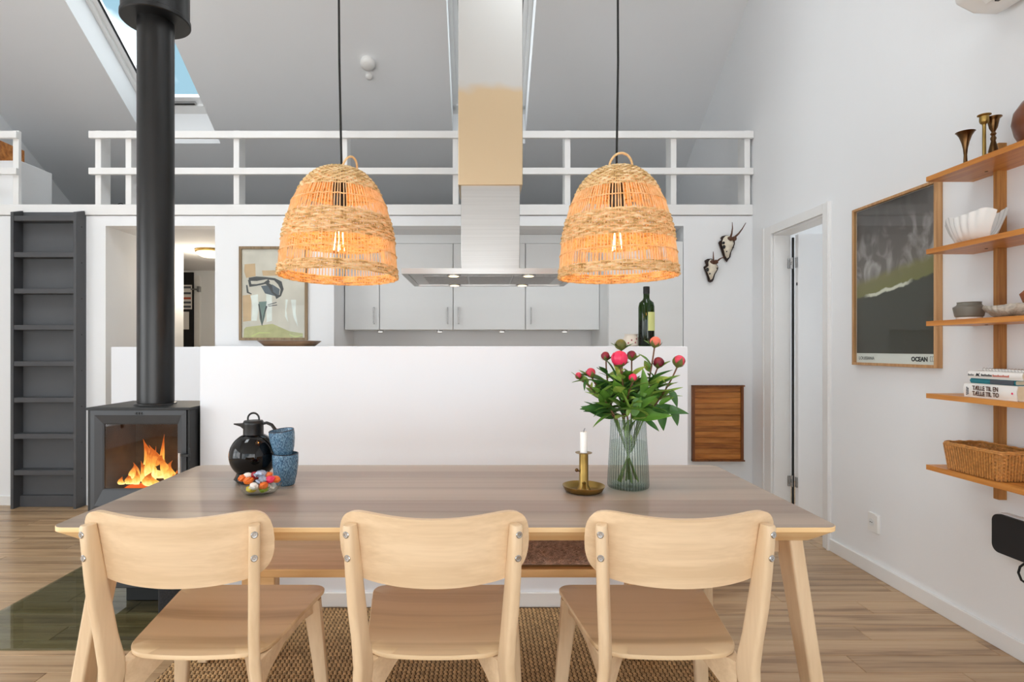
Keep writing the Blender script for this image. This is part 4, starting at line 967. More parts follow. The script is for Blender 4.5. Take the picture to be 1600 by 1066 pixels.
# cups
def cup(x, d, z, tilt, lab, r1=0.0415, h=0.104):
    t = thing('stoneware_cup', lab, 'cup', (x, d, z), 'stacked blue cups')
    k = r1/0.0415
    part('body', MB().lathe([(0.001, 0.0), (0.026*k, 0), (0.030*k, 0.004), (0.036*k, 0.03*h/0.1), (0.0405*k, 0.062*h/0.1), (0.0418*k, 0.085*h/0.1), (0.0410*k, h), (0.0395*k, h+0.001), (0.038*k, h-0.002), (0.0375*k, 0.06*h/0.1), (0.03*k, 0.012), (0.001, 0.01)], (x, d, z), 40), 'cup', t, angle=50)
    part('dark_rim', MB().tube([(x+0.0402*k*math.cos(2*math.pi*j/40), d+0.0402*k*math.sin(2*math.pi*j/40), z+h) for j in range(40)], 0.0016, 6, loop=True), plain('dark_rim_glaze' , S(26, 32, 44), 0.25), t)
    t.rotation_euler = (R(tilt[0]), R(tilt[1]), 0)
    return t
cxp = (446-CX)/F*1.905
cup(cxp, 1.905, TT, (0, 0), 'blue speckled stoneware cup, lower of the two stacked', 0.0415, 0.103)
cup((444-CX)/F*1.905, 1.905, TT+0.098, (4, -5), 'blue speckled stoneware cup, upper one tilted in the stack', 0.0405, 0.083)
# glass bowl with sweets
bx, bd = (407-CX)/F*1.775, 1.775
gb = thing('glass_bowl', 'small clear glass bowl with a tab handle holding sweets', 'bowl', (bx, bd, TT))
gp = [(0.001, 0.004), (0.038, 0.001), (0.046, 0.004), (0.055, 0.016), (0.063, 0.036), (0.064, 0.0375), (0.0625, 0.0375), (0.053, 0.018), (0.044, 0.007), (0.001, 0.006)]
part('bowl', MB().lathe(gp, (bx, bd, TT), 48, rf=lambda a, z: 1+0.02*math.sin(16*a)*min(1, z/0.03)), 'glass', gb, angle=60)
part('tab_handle', MB().rbox(bx+0.058, bx+0.10, bd-0.02, bd+0.012, TT+0.018, TT+0.022, 0.008, 'Z', 3), 'glass', gb)
SW = {'orange': plain('orange_sweet', S(232, 116, 40), 0.35), 'red': plain('red_sweet', S(160, 24, 40), 0.35), 'pink': plain('pink_sweet', S(232, 52, 96), 0.35), 'yellow': plain('yellow_sweet', S(220, 200, 60), 0.35), 'green': plain('green_sweet', S(128, 150, 34), 0.35), 'white': plain('white_sweet', S(236, 232, 224), 0.4), 'foil': plain('silver_grey_wrapper', S(160, 170, 190), 0.3, 0.4, var=0.3, nscale=120)}
M.update(SW)
sweets = [('orange', -0.052, -0.004, 0.040, 'left edge of'), ('orange', -0.028, -0.022, 0.036, 'front left of'), ('red', -0.020, 0.008, 0.045, 'top left of'), ('foil', 0.002, 0.004, 0.050, 'top middle of'), ('orange', 0.020, 0.012, 0.044, 'back of'), ('pink', 0.033, -0.010, 0.037, 'right side of'), ('foil', 0.014, -0.016, 0.036, 'front middle of'), ('yellow', -0.018, -0.026, 0.012, 'bottom left of'), ('green', 0.018, -0.024, 0.012, 'bottom right of'), ('white', -0.006, -0.034, 0.022, 'front of'), ('orange', 0.02, -0.03, 0.023, 'front right of'), ('white', -0.040, 0.004, 0.044, 'left rear of'), ('orange', 0.045, 0.006, 0.034, 'far right of'), ('red', 0.0, 0.024, 0.034, 'rear middle of'), ('white', 0.02, -0.002, 0.012, 'underneath the others in')]
for k, (cn, dx, dy, dz, where) in enumerate(sweets):
    rnd = random.Random(k+40); mb = MB(); rs = []
    rr_ = 0.0150 if cn != 'foil' else 0.0165
    for i in range(7):
        th = math.pi*i/6; rs.append([(rr_*math.sin(th)*math.cos(a)*(0.85+0.4*rnd.random()), rr_*math.sin(th)*math.sin(a)*(0.75+0.4*rnd.random()), -rr_*0.75*math.cos(th)) for a in [2*math.pi*j/9 for j in range(9)]])
    mb.rings(rs)
    if cn in ('foil', 'white'):
        for s_ in (-1, 1): mb.rings([[(s_*0.010, -0.003, -0.003), (s_*0.010, 0.003, -0.003), (s_*0.010, 0.003, 0.003), (s_*0.010, -0.003, 0.003)], [(s_*0.022, -0.009, -0.002), (s_*0.022, 0.009, -0.003), (s_*0.022, 0.009, 0.002), (s_*0.022, -0.009, 0.003)]])
    m_ = Matrix.Translation((bx+dx, bd+dy, TT+0.012+dz)) @ Matrix.Rotation(rnd.random()*6, 4, 'Z') @ Matrix.Rotation(rnd.random()*0.9-0.4, 4, 'X')
    cw_ = {'foil': 'silver-grey wrapped sweet', 'white': 'white wrapped sweet'}.get(cn, cn+' round sweet')
    solo('sweet', mb.xf(m_), cn, '%s at the %s the glass bowl' % (cw_, where.replace(' in', '').replace(' of', '')+' of') if where != 'underneath the others in' else '%s underneath the others in the glass bowl' % cw_, 'sweet', 'sweets in the glass bowl', smooth=False)
# brass candle holder with candle
hx_, hd_ = (912-CX)/F*1.815, 1.815
cn_ = thing('chamberstick', 'aged brass chamber candlestick with a wide dish', 'candlestick', (hx_, hd_, TT))
part('dish', MB().lathe([(0.001, 0.0), (0.050, 0), (0.058, 0.004), (0.066, 0.018), (0.0665, 0.020), (0.065, 0.020), (0.056, 0.006), (0.048, 0.003), (0.001, 0.003)], (hx_, hd_, TT), 48), 'brass', cn_, angle=60)
part('stem', MB().lathe([(0.024, 0.003), (0.020, 0.012), (0.0145, 0.020), (0.014, 0.12), (0.0128, 0.121), (0.0125, 0.10)], (hx_, hd_, TT), 32), 'brass', cn_)
part('drip_plate', MB().lathe([(0.012, 0.119), (0.026, 0.1215), (0.0265, 0.123), (0.012, 0.1225)], (hx_, hd_, TT), 32), 'brass', cn_)
part('push_knob', MB().tube([(hx_-0.014, hd_-0.002, TT+0.064), (hx_-0.020, hd_-0.004, TT+0.066)], 0.0018, 8).lathe([(0.001, -0.006), (0.0045, -0.004), (0.006, 0), (0.0045, 0.004), (0.001, 0.006)], (hx_-0.0225, hd_-0.004, TT+0.068), 12), 'brassdark', cn_)
part('thumb_rest', MB().lathe([(0.022, 0.004), (0.016, 0.010), (0.006, 0.016), (0.005, 0.03), (0.007, 0.034), (0.001, 0.038)], (hx_-0.004, hd_-0.030, TT), 16), 'brass', cn_)
cd_ = thing('candle', 'short white candle standing in the brass holder', 'candle', (hx_, hd_, TT+0.1))
part('wax', MB().lathe([(0.0112, 0.101), (0.0112, 0.186), (0.010, 0.188), (0.004, 0.1865), (0.001, 0.1865)], (hx_, hd_, TT), 24), 'wax', cd_)
part('wick', MB().tube([(hx_, hd_, TT+0.186), (hx_+0.001, hd_, TT+0.193), (hx_+0.004, hd_, TT+0.199)], 0.0009, 6), 'black', cd_)

# ------------------------------------------------------------------ vase and peonies
vx, vd = (981.5-CX)/F*1.87, 1.87
vs = thing('glass_vase', 'tapered ribbed grey-green glass vase with water', 'vase', (vx, vd, TT))
ribf = lambda a, z: 1+0.012*math.sin(44*a)
VH = 0.222
part('vase_body', MB().lathe([(0.001, 0.0), (0.058, 0), (0.065, 0.004), (0.066, 0.012), (0.0645, 0.05), (0.061, 0.11), (0.0575, 0.17), (0.0555, VH), (0.0545, VH+0.001)], (vx, vd, TT), 176, rf=ribf, cap1=False), 'ribglass', vs, angle=80)
part('base_disc', MB().lathe([(0.055, 0.002), (0.060, 0.006), (0.059, 0.011), (0.001, 0.012)], (vx, vd, TT), 48), 'glass', vs)
part('water', MB().lathe([(0.001, 0.013), (0.060, 0.014), (0.0608, 0.05), (0.0575, 0.11), (0.0555, 0.15), (0.001, 0.1505)], (vx, vd, TT), 48), 'water', vs, angle=60)
part('vase_rim', MB().tube([(vx+0.0553*math.cos(2*math.pi*j/64), vd+0.0553*math.sin(2*math.pi*j/64), TT+VH) for j in range(64)], 0.0014, 6, loop=True), 'glass', vs)

def leaf_mesh(name, L, Wd, curl, mat):
    mb = MB(); rs = []
    n = 8
    for i in range(n+1):
        t = i/n; w = 1.3*Wd*(math.sin(math.pi*(0.04+0.96*t)**0.8))**0.85*(1-0.25*t)+0.0004
        if i == n: w = 0.0004
        y_ = L*t; z = -curl*L*t*t
        rs.append([(-w, y_, z+0.28*w), (-w*0.5, y_, z+0.10*w), (0, y_, z-0.04*w), (w*0.5, y_, z+0.10*w), (w, y_, z+0.28*w), (w*0.5, y_, z+0.10*w-0.0006), (0, y_, z-0.04*w-0.0008), (-w*0.5, y_, z+0.10*w-0.0006)])
    mb.rings(rs)
    return mesh_from(mb, name, mat, (0, 0, 0), True, 60)
LEAF = {}
for m_ in ('green_leaf', 'green_leaf2', 'green_leaf3'):
    for q, (L, Wd, cu) in enumerate(((0.085, 0.0135, 0.18), (0.065, 0.0125, 0.35), (0.105, 0.0165, 0.1), (0.05, 0.006, 0.15))): LEAF[(m_, q)] = leaf_mesh('leaf', L, Wd, cu, m_)
def put_leaf(parent, p, dirv, roll, q, m_, sc=1.0):
    d = Vector(dirv).normalized(); up = Vector((0, -0.35, 1)); x = d.cross(up)
    if x.length < 0.05: x = Vector((1, 0, 0))
    x.normalize(); z = x.cross(d)
    m = Matrix((x.to_4d(), d.to_4d(), z.to_4d(), Vector((0, 0, 0, 1)))).transposed(); m[3] = (0, 0, 0, 1)
    m = m @ Matrix.Rotation(roll, 4, 'Y')
    m = Matrix.Translation(Vector(p)-world_off(parent)) @ m @ Matrix.Scale(sc, 4)
    for r_ in range(3): pass
    o = bpy.data.objects.new('leaf', LEAF[(m_, q)]); COL.objects.link(o); o.parent = parent; o.matrix_local = m
    return o
def bud(parent, c, r, petal, openness, tilt, seed):
    rnd = random.Random(seed); rs = []
    mb = MB()
    for i in range(13):
        th = math.pi*i/12
        rs.append([(r*math.sin(th)*math.cos(a)*(1+0.06*math.sin(5*a+th*3+seed)), r*math.sin(th)*math.sin(a)*(1+0.06*math.sin(5*a+th*3+seed)), -r*1.0*math.cos(th)) for a in [2*math.pi*j/20 for j in range(20)]])
    mb.rings(rs)
    # overlapping outer petals
    for k in range(6 if openness else 3):
        a0 = 2*math.pi*k/(6 if openness else 3)+seed; g = []
        for i in range(6):
            th = R(165-105*i/5*(1.15 if openness else 1.0)); ww = 0.75*math.sin(math.pi*(0.15+0.7*i/5))
            rr = r*(1.05+0.04*(k % 2))
            g.append([(rr*math.sin(th)*math.cos(a0+ww*(j/4-0.5)*1.6), rr*math.sin(th)*math.sin(a0+ww*(j/4-0.5)*1.6), rr*math.cos(th)) for j in range(5)])
        mb.rings(g, close_u=False, cap0=False, cap1=False)
    m = Matrix.Translation(c) @ Matrix.Rotation(tilt, 4, 'Y')
    b_ = part('flower_bud', mb.xf(m), petal, parent, angle=60)
    sm = MB()
    nsp = 5; depth = 60 if openness else 95
    for k in range(nsp):
        a0 = 2*math.pi*k/nsp+seed*1.7; g = []; ext = depth*(0.75+0.5*rnd.random())
        for i in range(7):
            t = i/6; th = R(178-ext*t); ww = 0.9*(1-t)**0.6*math.sin(math.pi*min(1, 0.25+t*0.75))+0.02; rr = r*(1.12+(0.25*t*t if k % 2 else 0.02))
            g.append([(rr*math.sin(th)*math.cos(a0+ww*(j/2-1)), rr*math.sin(th)*math.sin(a0+ww*(j/2-1)), rr*math.cos(th)) for j in range(5)])
        sm.rings(g, close_u=False, cap0=False, cap1=False)
    sm.lathe([(0.003, -r*1.25), (r*0.5, -r*1.0), (r*0.7, -r*0.8)], (0, 0, 0), 12)
    part('sepals', sm.xf(m), 'sepal', b_, angle=60)
# (bud pixel x, y, radius px, petals, open, depth offset, kink pixel, label)
PE = [(968, 560, 12.0, 'pink', 1, -0.05, (975, 600), 'large hot pink peony at the front of the bouquet'),
      (989, 590, 6.2, 'pink', 0, -0.07, (978, 622), 'small pink peony bud low in the middle of the bouquet'),
      (1061, 564, 9.0, 'rose', 0, -0.01, (1040, 616), 'pink peony bud at the far right of the bouquet'),
      (1024, 534, 8.0, 'coral', 0, 0.03, (1017, 585), 'coral peony bud standing highest on the right'),
      (1029, 566, 8.0, 'darkrose', 0, 0.02, (1020, 595), 'dark red peony bud right of the middle'),
      (970, 538, 8.0, 'sepal', 0, 0.03, (972, 590), 'greenish closed peony bud above the large pink bloom'),
      (987, 555, 7.0, 'darkrose', 0, 0.04, (987, 605), 'dark peony bud just right of the large bloom'),
      (946, 556, 6.4, 'darkrose', 0, 0.0, (946, 590), 'dark pink peony bud at upper left'),
      (923, 582, 7.0, 'rose', 0, -0.02, (935, 610), 'rosy peony bud second from the left edge'),
      (904, 587, 5.2, 'rose', 0, 0.01, (922, 600), 'small rosy peony bud at the far left of the bouquet')]
mouth = Vector((vx, vd, TT+VH))
for k, (bx_, by_, br, pm, op, dd, kink, lab) in enumerate(PE):
    D = vd+dd; c = px(bx_, by_, D); r = br*D/F
    t = thing('peony', lab, 'flower', (vx, vd, TT+0.02), 'peonies in the vase')
    mp_ = mouth + Vector((0.030*math.cos(k*2.1), 0.030*math.sin(k*2.1), 0))
    kk = px(kink[0], kink[1], vd+dd*0.7)
    mp_ = Vector((vx+max(-0.042, min(0.042, (kk.x-vx)*0.55)), mp_.y, mp_.z))
    base = Vector((vx-(mp_.x-vx)*0.7, vd-(mp_.y-vd)*0.7, TT+0.016+0.003*k*0.3))
    tilt = 0.25*(bx_-985)/60
    end = c + Vector((-math.sin(tilt)*r, 0, -math.cos(tilt)*r*1.1))
    ctrl = [base, mp_, kk, end]
    pts = []
    for i in range(9):
        s_ = i/8; pts.append(base.lerp(mp_, s_))
    for i in range(1, 11):
        s_ = i/10; pts.append(mp_*(1-s_)**2 + kk*2*s_*(1-s_) + end*s_**2)
    part('stem', MB().tube(pts[8:], 0.0026, 7), 'stem', t)
    part('lower_stem', MB().tube(pts[:9], 0.0027, 7), 'stemgreen', t)
    bud(t, c, r, pm, op, tilt, k)
    rnd = random.Random(100+k)
    for j in range(13):
        s_ = 0.01+0.055*j + 0.05*rnd.random(); p = mp_*(1-s_)**2 + kk*2*s_*(1-s_) + end*s_**2
        out = Vector((p.x-vx, 0, 0)); a = rnd.random()*6.28
        dv = Vector((math.cos(a)*0.9+3.0*(p.x-vx), math.sin(a)*0.7-0.15, 0.35+0.5*rnd.random()-0.25*(j < 3)))
        big = 1.12 if j < 9 else 0.7
        put_leaf(t, p, dv, rnd.random()*1.6-0.8, rnd.choice((0, 0, 1, 2)) if j < 9 else rnd.choice((0, 3)), rnd.choice(('green_leaf', 'green_leaf', 'green_leaf2', 'green_leaf3')), big*(0.72+0.4*rnd.random()))
    if k < 8:   # leaves standing in the water
        p = base.lerp(mp_, 0.45+0.05*k); a = k*0.8; put_leaf(t, (vx+0.6*(p.x-vx), vd+0.6*(p.y-vd), p.z), (0.35*math.cos(a), 0.3*math.sin(a), 0.9), a, 1, ('green_leaf', 'green_leaf3')[k % 2], 0.8)
    for j in range(2):   # small leaves right under the bud
        a = rnd.random()*6.28; put_leaf(t, end+Vector((0, 0, -0.004)), (math.cos(a), math.sin(a)*0.6, 0.8), 0, 3, rnd.choice(('green_leaf', 'green_leaf2')), 0.7+0.3*rnd.random())
    if k in (2, 8, 0):   # leaves set where the photograph shows the long outer ones
        for (x1, y1, x2, y2, q, m_) in {2: ((1020, 640, 1078, 640, 0, 'green_leaf2'), (1046, 610, 1063, 634, 1, 'green_leaf2'), (1035, 636, 1033, 672, 1, 'green_leaf2'), (1048, 634, 1064, 664, 1, 'green_leaf2'), (1008, 656, 1032, 672, 0, 'green_leaf2'), (1030, 632, 1052, 618, 0, 'green_leaf'), (1005, 620, 1007, 576, 2, 'green_leaf')),
                                     8: ((955, 648, 924, 662, 0, 'green_leaf'), (953, 640, 926, 646, 0, 'green_leaf2'), (960, 636, 928, 636, 0, 'green_leaf'), (950, 612, 924, 613, 0, 'green_leaf'), (928, 594, 894, 592, 3, 'green_leaf'), (915, 594, 912, 610, 3, 'green_leaf2'), (965, 610, 940, 585, 0, 'green_leaf')),
                                     0: ((985, 645, 965, 590, 2, 'green_leaf3'), (990, 650, 1000, 610, 2, 'green_leaf'), (995, 640, 1025, 615, 0, 'green_leaf'), (972, 625, 985, 596, 0, 'green_leaf'), (962, 590, 955, 556, 1, 'green_leaf2'), (980, 650, 988, 628, 2, 'green_leaf3'))}[k]:
            A, B = px(x1, y1, vd-0.035), px(x2, y2, vd-0.05)
            ln0 = {0: 0.085, 1: 0.065, 2: 0.105, 3: 0.05}[q]
            put_leaf(t, A, B-A, 0.4, q, m_, (B-A).length/ln0)

# ================================================================== RIGHT WALL
# framed poster
pt = thing('framed_poster', 'tall oak-framed poster of dark surf on the gable wall', 'poster', (XR-0.015, 2.865, 1.10))
pa, pb, pz0, pz1, pxf = 2.575, 3.158, 1.102, 1.948, XR-0.032
fw = 0.014
for nm, bxs in (('frame_stile', (pa, pa+fw, pz0, pz1)), ('frame_stile', (pb-fw, pb, pz0, pz1)), ('frame_rail', (pa+fw, pb-fw, pz0, pz0+fw)), ('frame_rail', (pa+fw, pb-fw, pz1-fw, pz1))):
    part(nm, MB().box(pxf, XR-0.001, *bxs), 'frame_oak', pt, bevel=0.0015)
part('backing', MB().box(XR-0.014, XR-0.004, pa+fw, pb-fw, pz0+fw, pz1-fw), 'paper', pt, smooth=False)
part('print', MB().box(XR-0.0155, XR-0.0142, pa+fw+0.004, pb-fw-0.004, pz0+fw+0.05, pz1-fw-0.002), 'surf', pt, smooth=False)
text_mesh('LOUISIANA', 0.024, 'ink', pt, (XR-0.0148, pb-fw-0.02, pz0+fw+0.016), (0, -1, 0), (0, 0, 1))
text_mesh('OCEAN', 0.029, 'ink', pt, (XR-0.0148, pa+0.170, pz0+fw+0.015), (0, -1, 0), (0, 0, 1), bold=0.0013)
for k in range(3):
    y0_ = pa+0.056-0.0125*k
    part('mark', MB().box(XR-0.0146, XR-0.014, y0_-0.0095, y0_, pz0+fw+0.015, pz0+fw+0.017).box(XR-0.0146, XR-0.014, y0_-0.0095, y0_, pz0+fw+0.036, pz0+fw+0.038).box(XR-0.0146, XR-0.014, y0_-0.0015, y0_, pz0+fw+0.017, pz0+fw+0.036), 'slate', pt, smooth=False)
part('pane', MB().box(pxf+0.006, pxf+0.008, pa+fw, pb-fw, pz0+fw, pz1-fw), 'glass', pt, smooth=False)

# shelving
sh = thing('wall_shelving', 'cherry wood wall shelving with five boards on an upright', 'shelving', (1.97, 2.0, 0.595))
SHZ = [1.910, 1.606, 1.305, 1.003, 0.704]
for yy in (2.262, 1.62):
    part('upright', MB().box(2.038, XR, yy, yy+0.026, 0.595, 2.0), 'uprightwood', sh, bevel=0.002)
for k, z in enumerate(SHZ):
    part('shelf', MB().box(1.872, 2.037, 1.42, 2.417, z-0.02, z).box(2.037, XR, 2.289, 2.417, z-0.02, z).box(2.037, XR, 1.647, 2.261, z-0.02, z), 'shelfwood', sh, smooth=False)
    for yy in (2.275, 1.633): part('screw_cap', MB().lathe([(0.006, 0), (0.004, -0.002)], (2.0, yy, z-0.02), 10), 'brassdark', sh)
# candlesticks
def stick(x, d, prof_, mat, lab):
    return solo('candlestick', MB().lathe(prof_, (x, d, SHZ[0]+0.0005), 28), mat, lab, 'candlestick', 'brass candlesticks on the top shelf', angle=50)
stick(1.955, 2.320, [(0.001, 0), (0.026, 0), (0.026, 0.004), (0.014, 0.01), (0.007, 0.03), (0.006, 0.06), (0.008, 0.085), (0.013, 0.11), (0.021, 0.135), (0.030, 0.150), (0.033, 0.152), (0.030, 0.1525), (0.012, 0.13), (0.001, 0.12)], 'brassdark', 'trumpet-shaped dark brass candlestick, leftmost on the top shelf')
stick(1.945, 2.222, [(0.001, 0), (0.028, 0), (0.028, 0.004), (0.01, 0.012), (0.0062, 0.02), (0.0058, 0.14), (0.007, 0.146), (0.013, 0.15), (0.0155, 0.158), (0.015, 0.176), (0.022, 0.180), (0.022, 0.182), (0.012, 0.182), (0.011, 0.16), (0.001, 0.158)], 'brass', 'slim golden brass candlestick with a straight stem on top shelf')
stick(1.99, 2.233, [(0.001, 0), (0.022, 0), (0.022, 0.004), (0.009, 0.012), (0.012, 0.03), (0.016, 0.045), (0.012, 0.065), (0.007, 0.085), (0.010, 0.095), (0.006, 0.105), (0.010, 0.112), (0.006, 0.120), (0.013, 0.135), (0.018, 0.16), (0.019, 0.168), (0.027, 0.175), (0.027, 0.177), (0.016, 0.176), (0.014, 0.15), (0.001, 0.14)], 'brassdark', 'turned dark brass candlestick with a baluster stem on top shelf')
jgx, jgd = 1.975, 2.035
jug2 = thing('stoneware_jug', 'brown glazed stoneware jug at the right end of the top shelf', 'jug', (jgx, jgd, SHZ[0]+0.0005))
part('body', MB().lathe([(0.001, 0), (0.045, 0), (0.048, 0.004), (0.066, 0.045), (0.074, 0.085), (0.068, 0.125), (0.046, 0.16), (0.030, 0.175), (0.028, 0.188), (0.036, 0.197), (0.034, 0.199), (0.025, 0.188), (0.026, 0.175), (0.001, 0.17)], (jgx, jgd, SHZ[0]+0.0005), 40), 'brownclay', jug2, angle=60)
part('handle', MB().tube([(jgx, jgd-0.03, SHZ[0]+0.185), (jgx, jgd-0.07, SHZ[0]+0.185), (jgx, jgd-0.085, SHZ[0]+0.15), (jgx, jgd-0.07, SHZ[0]+0.11)], 0.008, 8), 'brownclay', jug2)
# big white shell on the second shelf
def shell(cx_, cy_, cz_, L, Wd, H, nm, lab, mat, ridges, rot=0.0, spin=0):
    mb = MB(); rs_o = []
    nu, nv = 40, 14
    def P(u, v, off):
        # u 0..1 along the length, v 0..1 from one lip round the belly to the other
        env = math.sin(math.pi*min(1, max(0, 0.06+0.90*u)))**0.6
        a = math.pi*(v)
        hw = Wd*env*(0.95+0.05*math.sin(14*u*math.pi)*abs(math.cos(a)))
        dep = H*(0.55+0.45*env)
        lip = 1.0+0.02*math.sin(u*17)+0.15*math.cos(u*math.pi*2)
        kn = off*(0.0035*math.sin(ridges*u*math.pi*2+9*v)*math.sin(6*math.pi*v)+0.0012*math.sin(22*u+14*v)) if off else 0
        hf = 1-math.sin(a)**0.8*(1.0 if off else 0.94)
        return Vector((hw*math.cos(a)*(1+kn*4), L*(u-0.5)*(0.60+0.40*hf), dep*lip*hf + kn))
    g = []
    for i in range(nu+1):
        u = i/nu
        g.append([P(u, j/nv, 1) for j in range(nv+1)] + [P(u, j/nv, 0)+Vector((0, 0, 0.004 if 0 < j < nv else 0))*1 for j in reversed(range(nv+1))])
    mb.rings(g)
    zmin = min(v[2] for v in mb.v)
    m = Matrix.Translation((cx_, cy_, cz_-zmin+0.0005)) @ Matrix.Rotation(rot, 4, 'Z')
    return solo(nm, mb.xf(m), mat, lab, 'shell', angle=70)
shell(1.962, 2.285, SHZ[1], 0.25, 0.062, 0.125, 'seashell', 'large white ribbed seashell on the second shelf', 'ceramicwhite', 7)
# third shelf
gx, gd = 1.955, 2.302
gy = thing('stoneware_bowl', 'grey stoneware pot with a pale foot on the third shelf', 'bowl', (gx, gd, SHZ[2]+0.0005))
part('foot', MB().lathe([(0.001, 0), (0.040, 0), (0.042, 0.010), (0.001, 0.0105)], (gx, gd, SHZ[2]+0.0005), 36), 'ceramicwhite', gy)
part('body', MB().lathe([(0.040, 0.010), (0.046, 0.014), (0.052, 0.045), (0.052, 0.050), (0.040, 0.058), (0.038, 0.066), (0.040, 0.070), (0.037, 0.070), (0.035, 0.058), (0.04, 0.02), (0.001, 0.014)], (gx, gd, SHZ[2]+0.0005), 40), 'greyclay', gy, angle=35)
shell(1.935, 2.105, SHZ[2], 0.20, 0.048, 0.045, 'seashell', 'long grey-white striped seashell on the third shelf', 'shellstone', 12)
solo('terracotta_dish', MB().lathe([(0.001, 0), (0.05, 0), (0.075, 0.08), (0.052, 0.105), (0.048, 0.108), (0.001, 0.108)], (2.018-0.025, 2.02, SHZ[2]+0.0005), 40), 'terracotta', 'terracotta pot behind the shell on the third shelf', 'pot', angle=35)
# books on the fourth shelf: flat stack with spines to the room
def book(y0, y1, x0, x1, z0, z1, cover, lab, cat='book'):
    t = thing('book', lab, cat, ((x0+x1)/2, (y0+y1)/2, z0), 'stack of books on the fourth shelf')
    th = 0.0025
    mb = MB().box(x0+0.004, x1, y0, y1, z0, z0+th).box(x0+0.004, x1, y0, y1, z1-th, z1)
    hz = (z1-z0)/2
    sec = [[(x0+0.006-0.006*math.sin(math.pi*k/8), yy, z0+(z1-z0)*k/8) for k in range(9)] + [(x0+0.009-0.006*math.sin(math.pi*k/8), yy, z0+(z1-z0)*k/8) for k in reversed(range(9))] for yy in (y0, y1)]
    mb.rings(sec)
    part('cover', mb, cover, t, angle=50)
    part('pages', MB().box(x0+0.008, x1-0.004, y0+0.004, y1-0.004, z0+th, z1-th), 'pages', t, smooth=False)
    return t
b1 = book(2.032, 2.256, 1.892, 2.03, SHZ[3]+0.0005, SHZ[3]+0.054, 'paper', 'thick white book with brown title, bottom of the stack')
def spine_text(t, s, size, mat, y_, z, xs_, sx=1.0): text_mesh(s, size, mat, t, (xs_, y_, z), (0, -1, 0), (0, 0, 1), sx=sx, bold=0.0006)
sz = SHZ[3]
spine_text(b1, 'TÆLLE TIL EN', 0.023, 'brownink', 2.212, sz+0.0295, 1.8905, 0.78)
spine_text(b1, 'TÆLLE TIL TO', 0.023, 'brownink', 2.212, sz+0.0085, 1.8905, 0.78)
def print_marks(t, marks, mat, x):   # rows of small illegible print on a spine: (y start, y end, z low, z high)
    mb = MB()
    for ya, yb, za, zb_ in marks: mb.box(x, x+0.0012, yb, ya, za, zb_)
    part('small_print', mb, mat, t, smooth=False)
print_marks(b1, [(2.240-0.006*c, 2.2365-0.006*c, sz+0.008+0.0066*k+0.003*c, sz+0.0125+0.0066*k+0.003*c) for c in range(2) for k in range(5-c)], 'slate', 1.8905)
part('publisher_mark', MB().lathe([(0.004, 0), (0.003, 0.0008)], (0, 0, 0), 12).xf(Matrix.Translation((1.8908, 2.047, sz+0.027)) @ Matrix.Rotation(R(-90), 4, 'Y')), 'pink', b1)
b2 = book(2.052, 2.240, 1.905, 2.03, sz+0.0545, sz+0.073, 'teal', 'teal and slate book second from the bottom of the stack')
part('cover_band', MB().box(1.9035, 1.9062, 2.055, 2.15, sz+0.056, sz+0.0715), 'slate', b2, smooth=False)
b3 = book(2.020, 2.245, 1.900, 2.03, sz+0.0735, sz+0.102, 'paper', 'white book with black and red spine print, third in stack')
part('spine_emblem', MB().prism([(2.208, sz+0.082), (2.203, sz+0.094), (2.196, sz+0.090), (2.190, sz+0.096), (2.194, sz+0.086), (2.189, sz+0.081), (2.199, sz+0.084)], lambda u, v, w: (w, u, v), 1.8992, 1.9002), 'ink', b3, smooth=False)
print_marks(b3, [(2.184-0.0052*k, 2.1805-0.0052*k, sz+0.083, sz+0.0895+0.002*(k % 3 == 0)) for k in range(9)], 'ink', 1.8995)
print_marks(b3, [(2.135-0.0052*k, 2.1315-0.0052*k, sz+0.083, sz+0.0890+0.002*(k % 4 == 0)) for k in range(13)], 'redink', 1.8995)
print_marks(b3, [(2.242-0.0045*k, 2.2395-0.0045*k, sz+0.083, sz+0.0885+0.002*(k % 3 == 0)) for k in range(6)], 'slate', 1.8995)
b4 = thing('notebook', 'thin spiral-bound white notebook on top of the book stack', 'notebook', (1.96, 2.1, sz+0.1025), 'stack of books on the fourth shelf')
part('sheets', MB().box(1.925, 2.03, 2.0, 2.205, sz+0.1025, sz+0.110), 'paper', b4, smooth=False)
for k in range(16): part('spiral_ring', MB().tube([(1.926+0.005*math.cos(a), 2.006+k*0.013, sz+0.1085+0.005*math.sin(a)) for a in [2*math.pi*j/10 for j in range(10)]], 0.0008, 5, loop=True), 'chrome', b4)
# wicker basket on the lowest shelf
wbk = thing('wicker_basket', 'honey-coloured rectangular wicker basket on the lowest shelf', 'basket', (1.962, 2.22, SHZ[4]+0.0005))
bx0, bx1, by0, by1, bzz, bh = 1.880, 2.034, 2.085, 2.345, SHZ[4]+0.001, 0.108
def per(n, infl):
    o = rrect(bx0-infl, bx1+infl, by0-infl, by1+infl, 0.022, 6); L_ = [0]
    for i in range(len(o)): a, b = o[i], o[(i+1) % len(o)]; L_.append(L_[-1]+math.hypot(b[0]-a[0], b[1]-a[1]))
    res = []
    for k in range(n):
        s_ = L_[-1]*k/n
        for i in range(len(o)):
            if L_[i+1] >= s_:
                q = (s_-L_[i])/max(1e-9, L_[i+1]-L_[i]); a, b = o[i], o[(i+1) % len(o)]; x_, y_ = a[0]+(b[0]-a[0])*q, a[1]+(b[1]-a[1])*q
                nx_, ny_ = (b[1]-a[1]), -(b[0]-a[0]); l_ = math.hypot(nx_, ny_) or 1; res.append((x_, y_, -nx_/l_ if False else nx_/l_, ny_/l_)); break
    return res
NP = 132
wmb = MB(); rnd = random.Random(9)
rows = 15
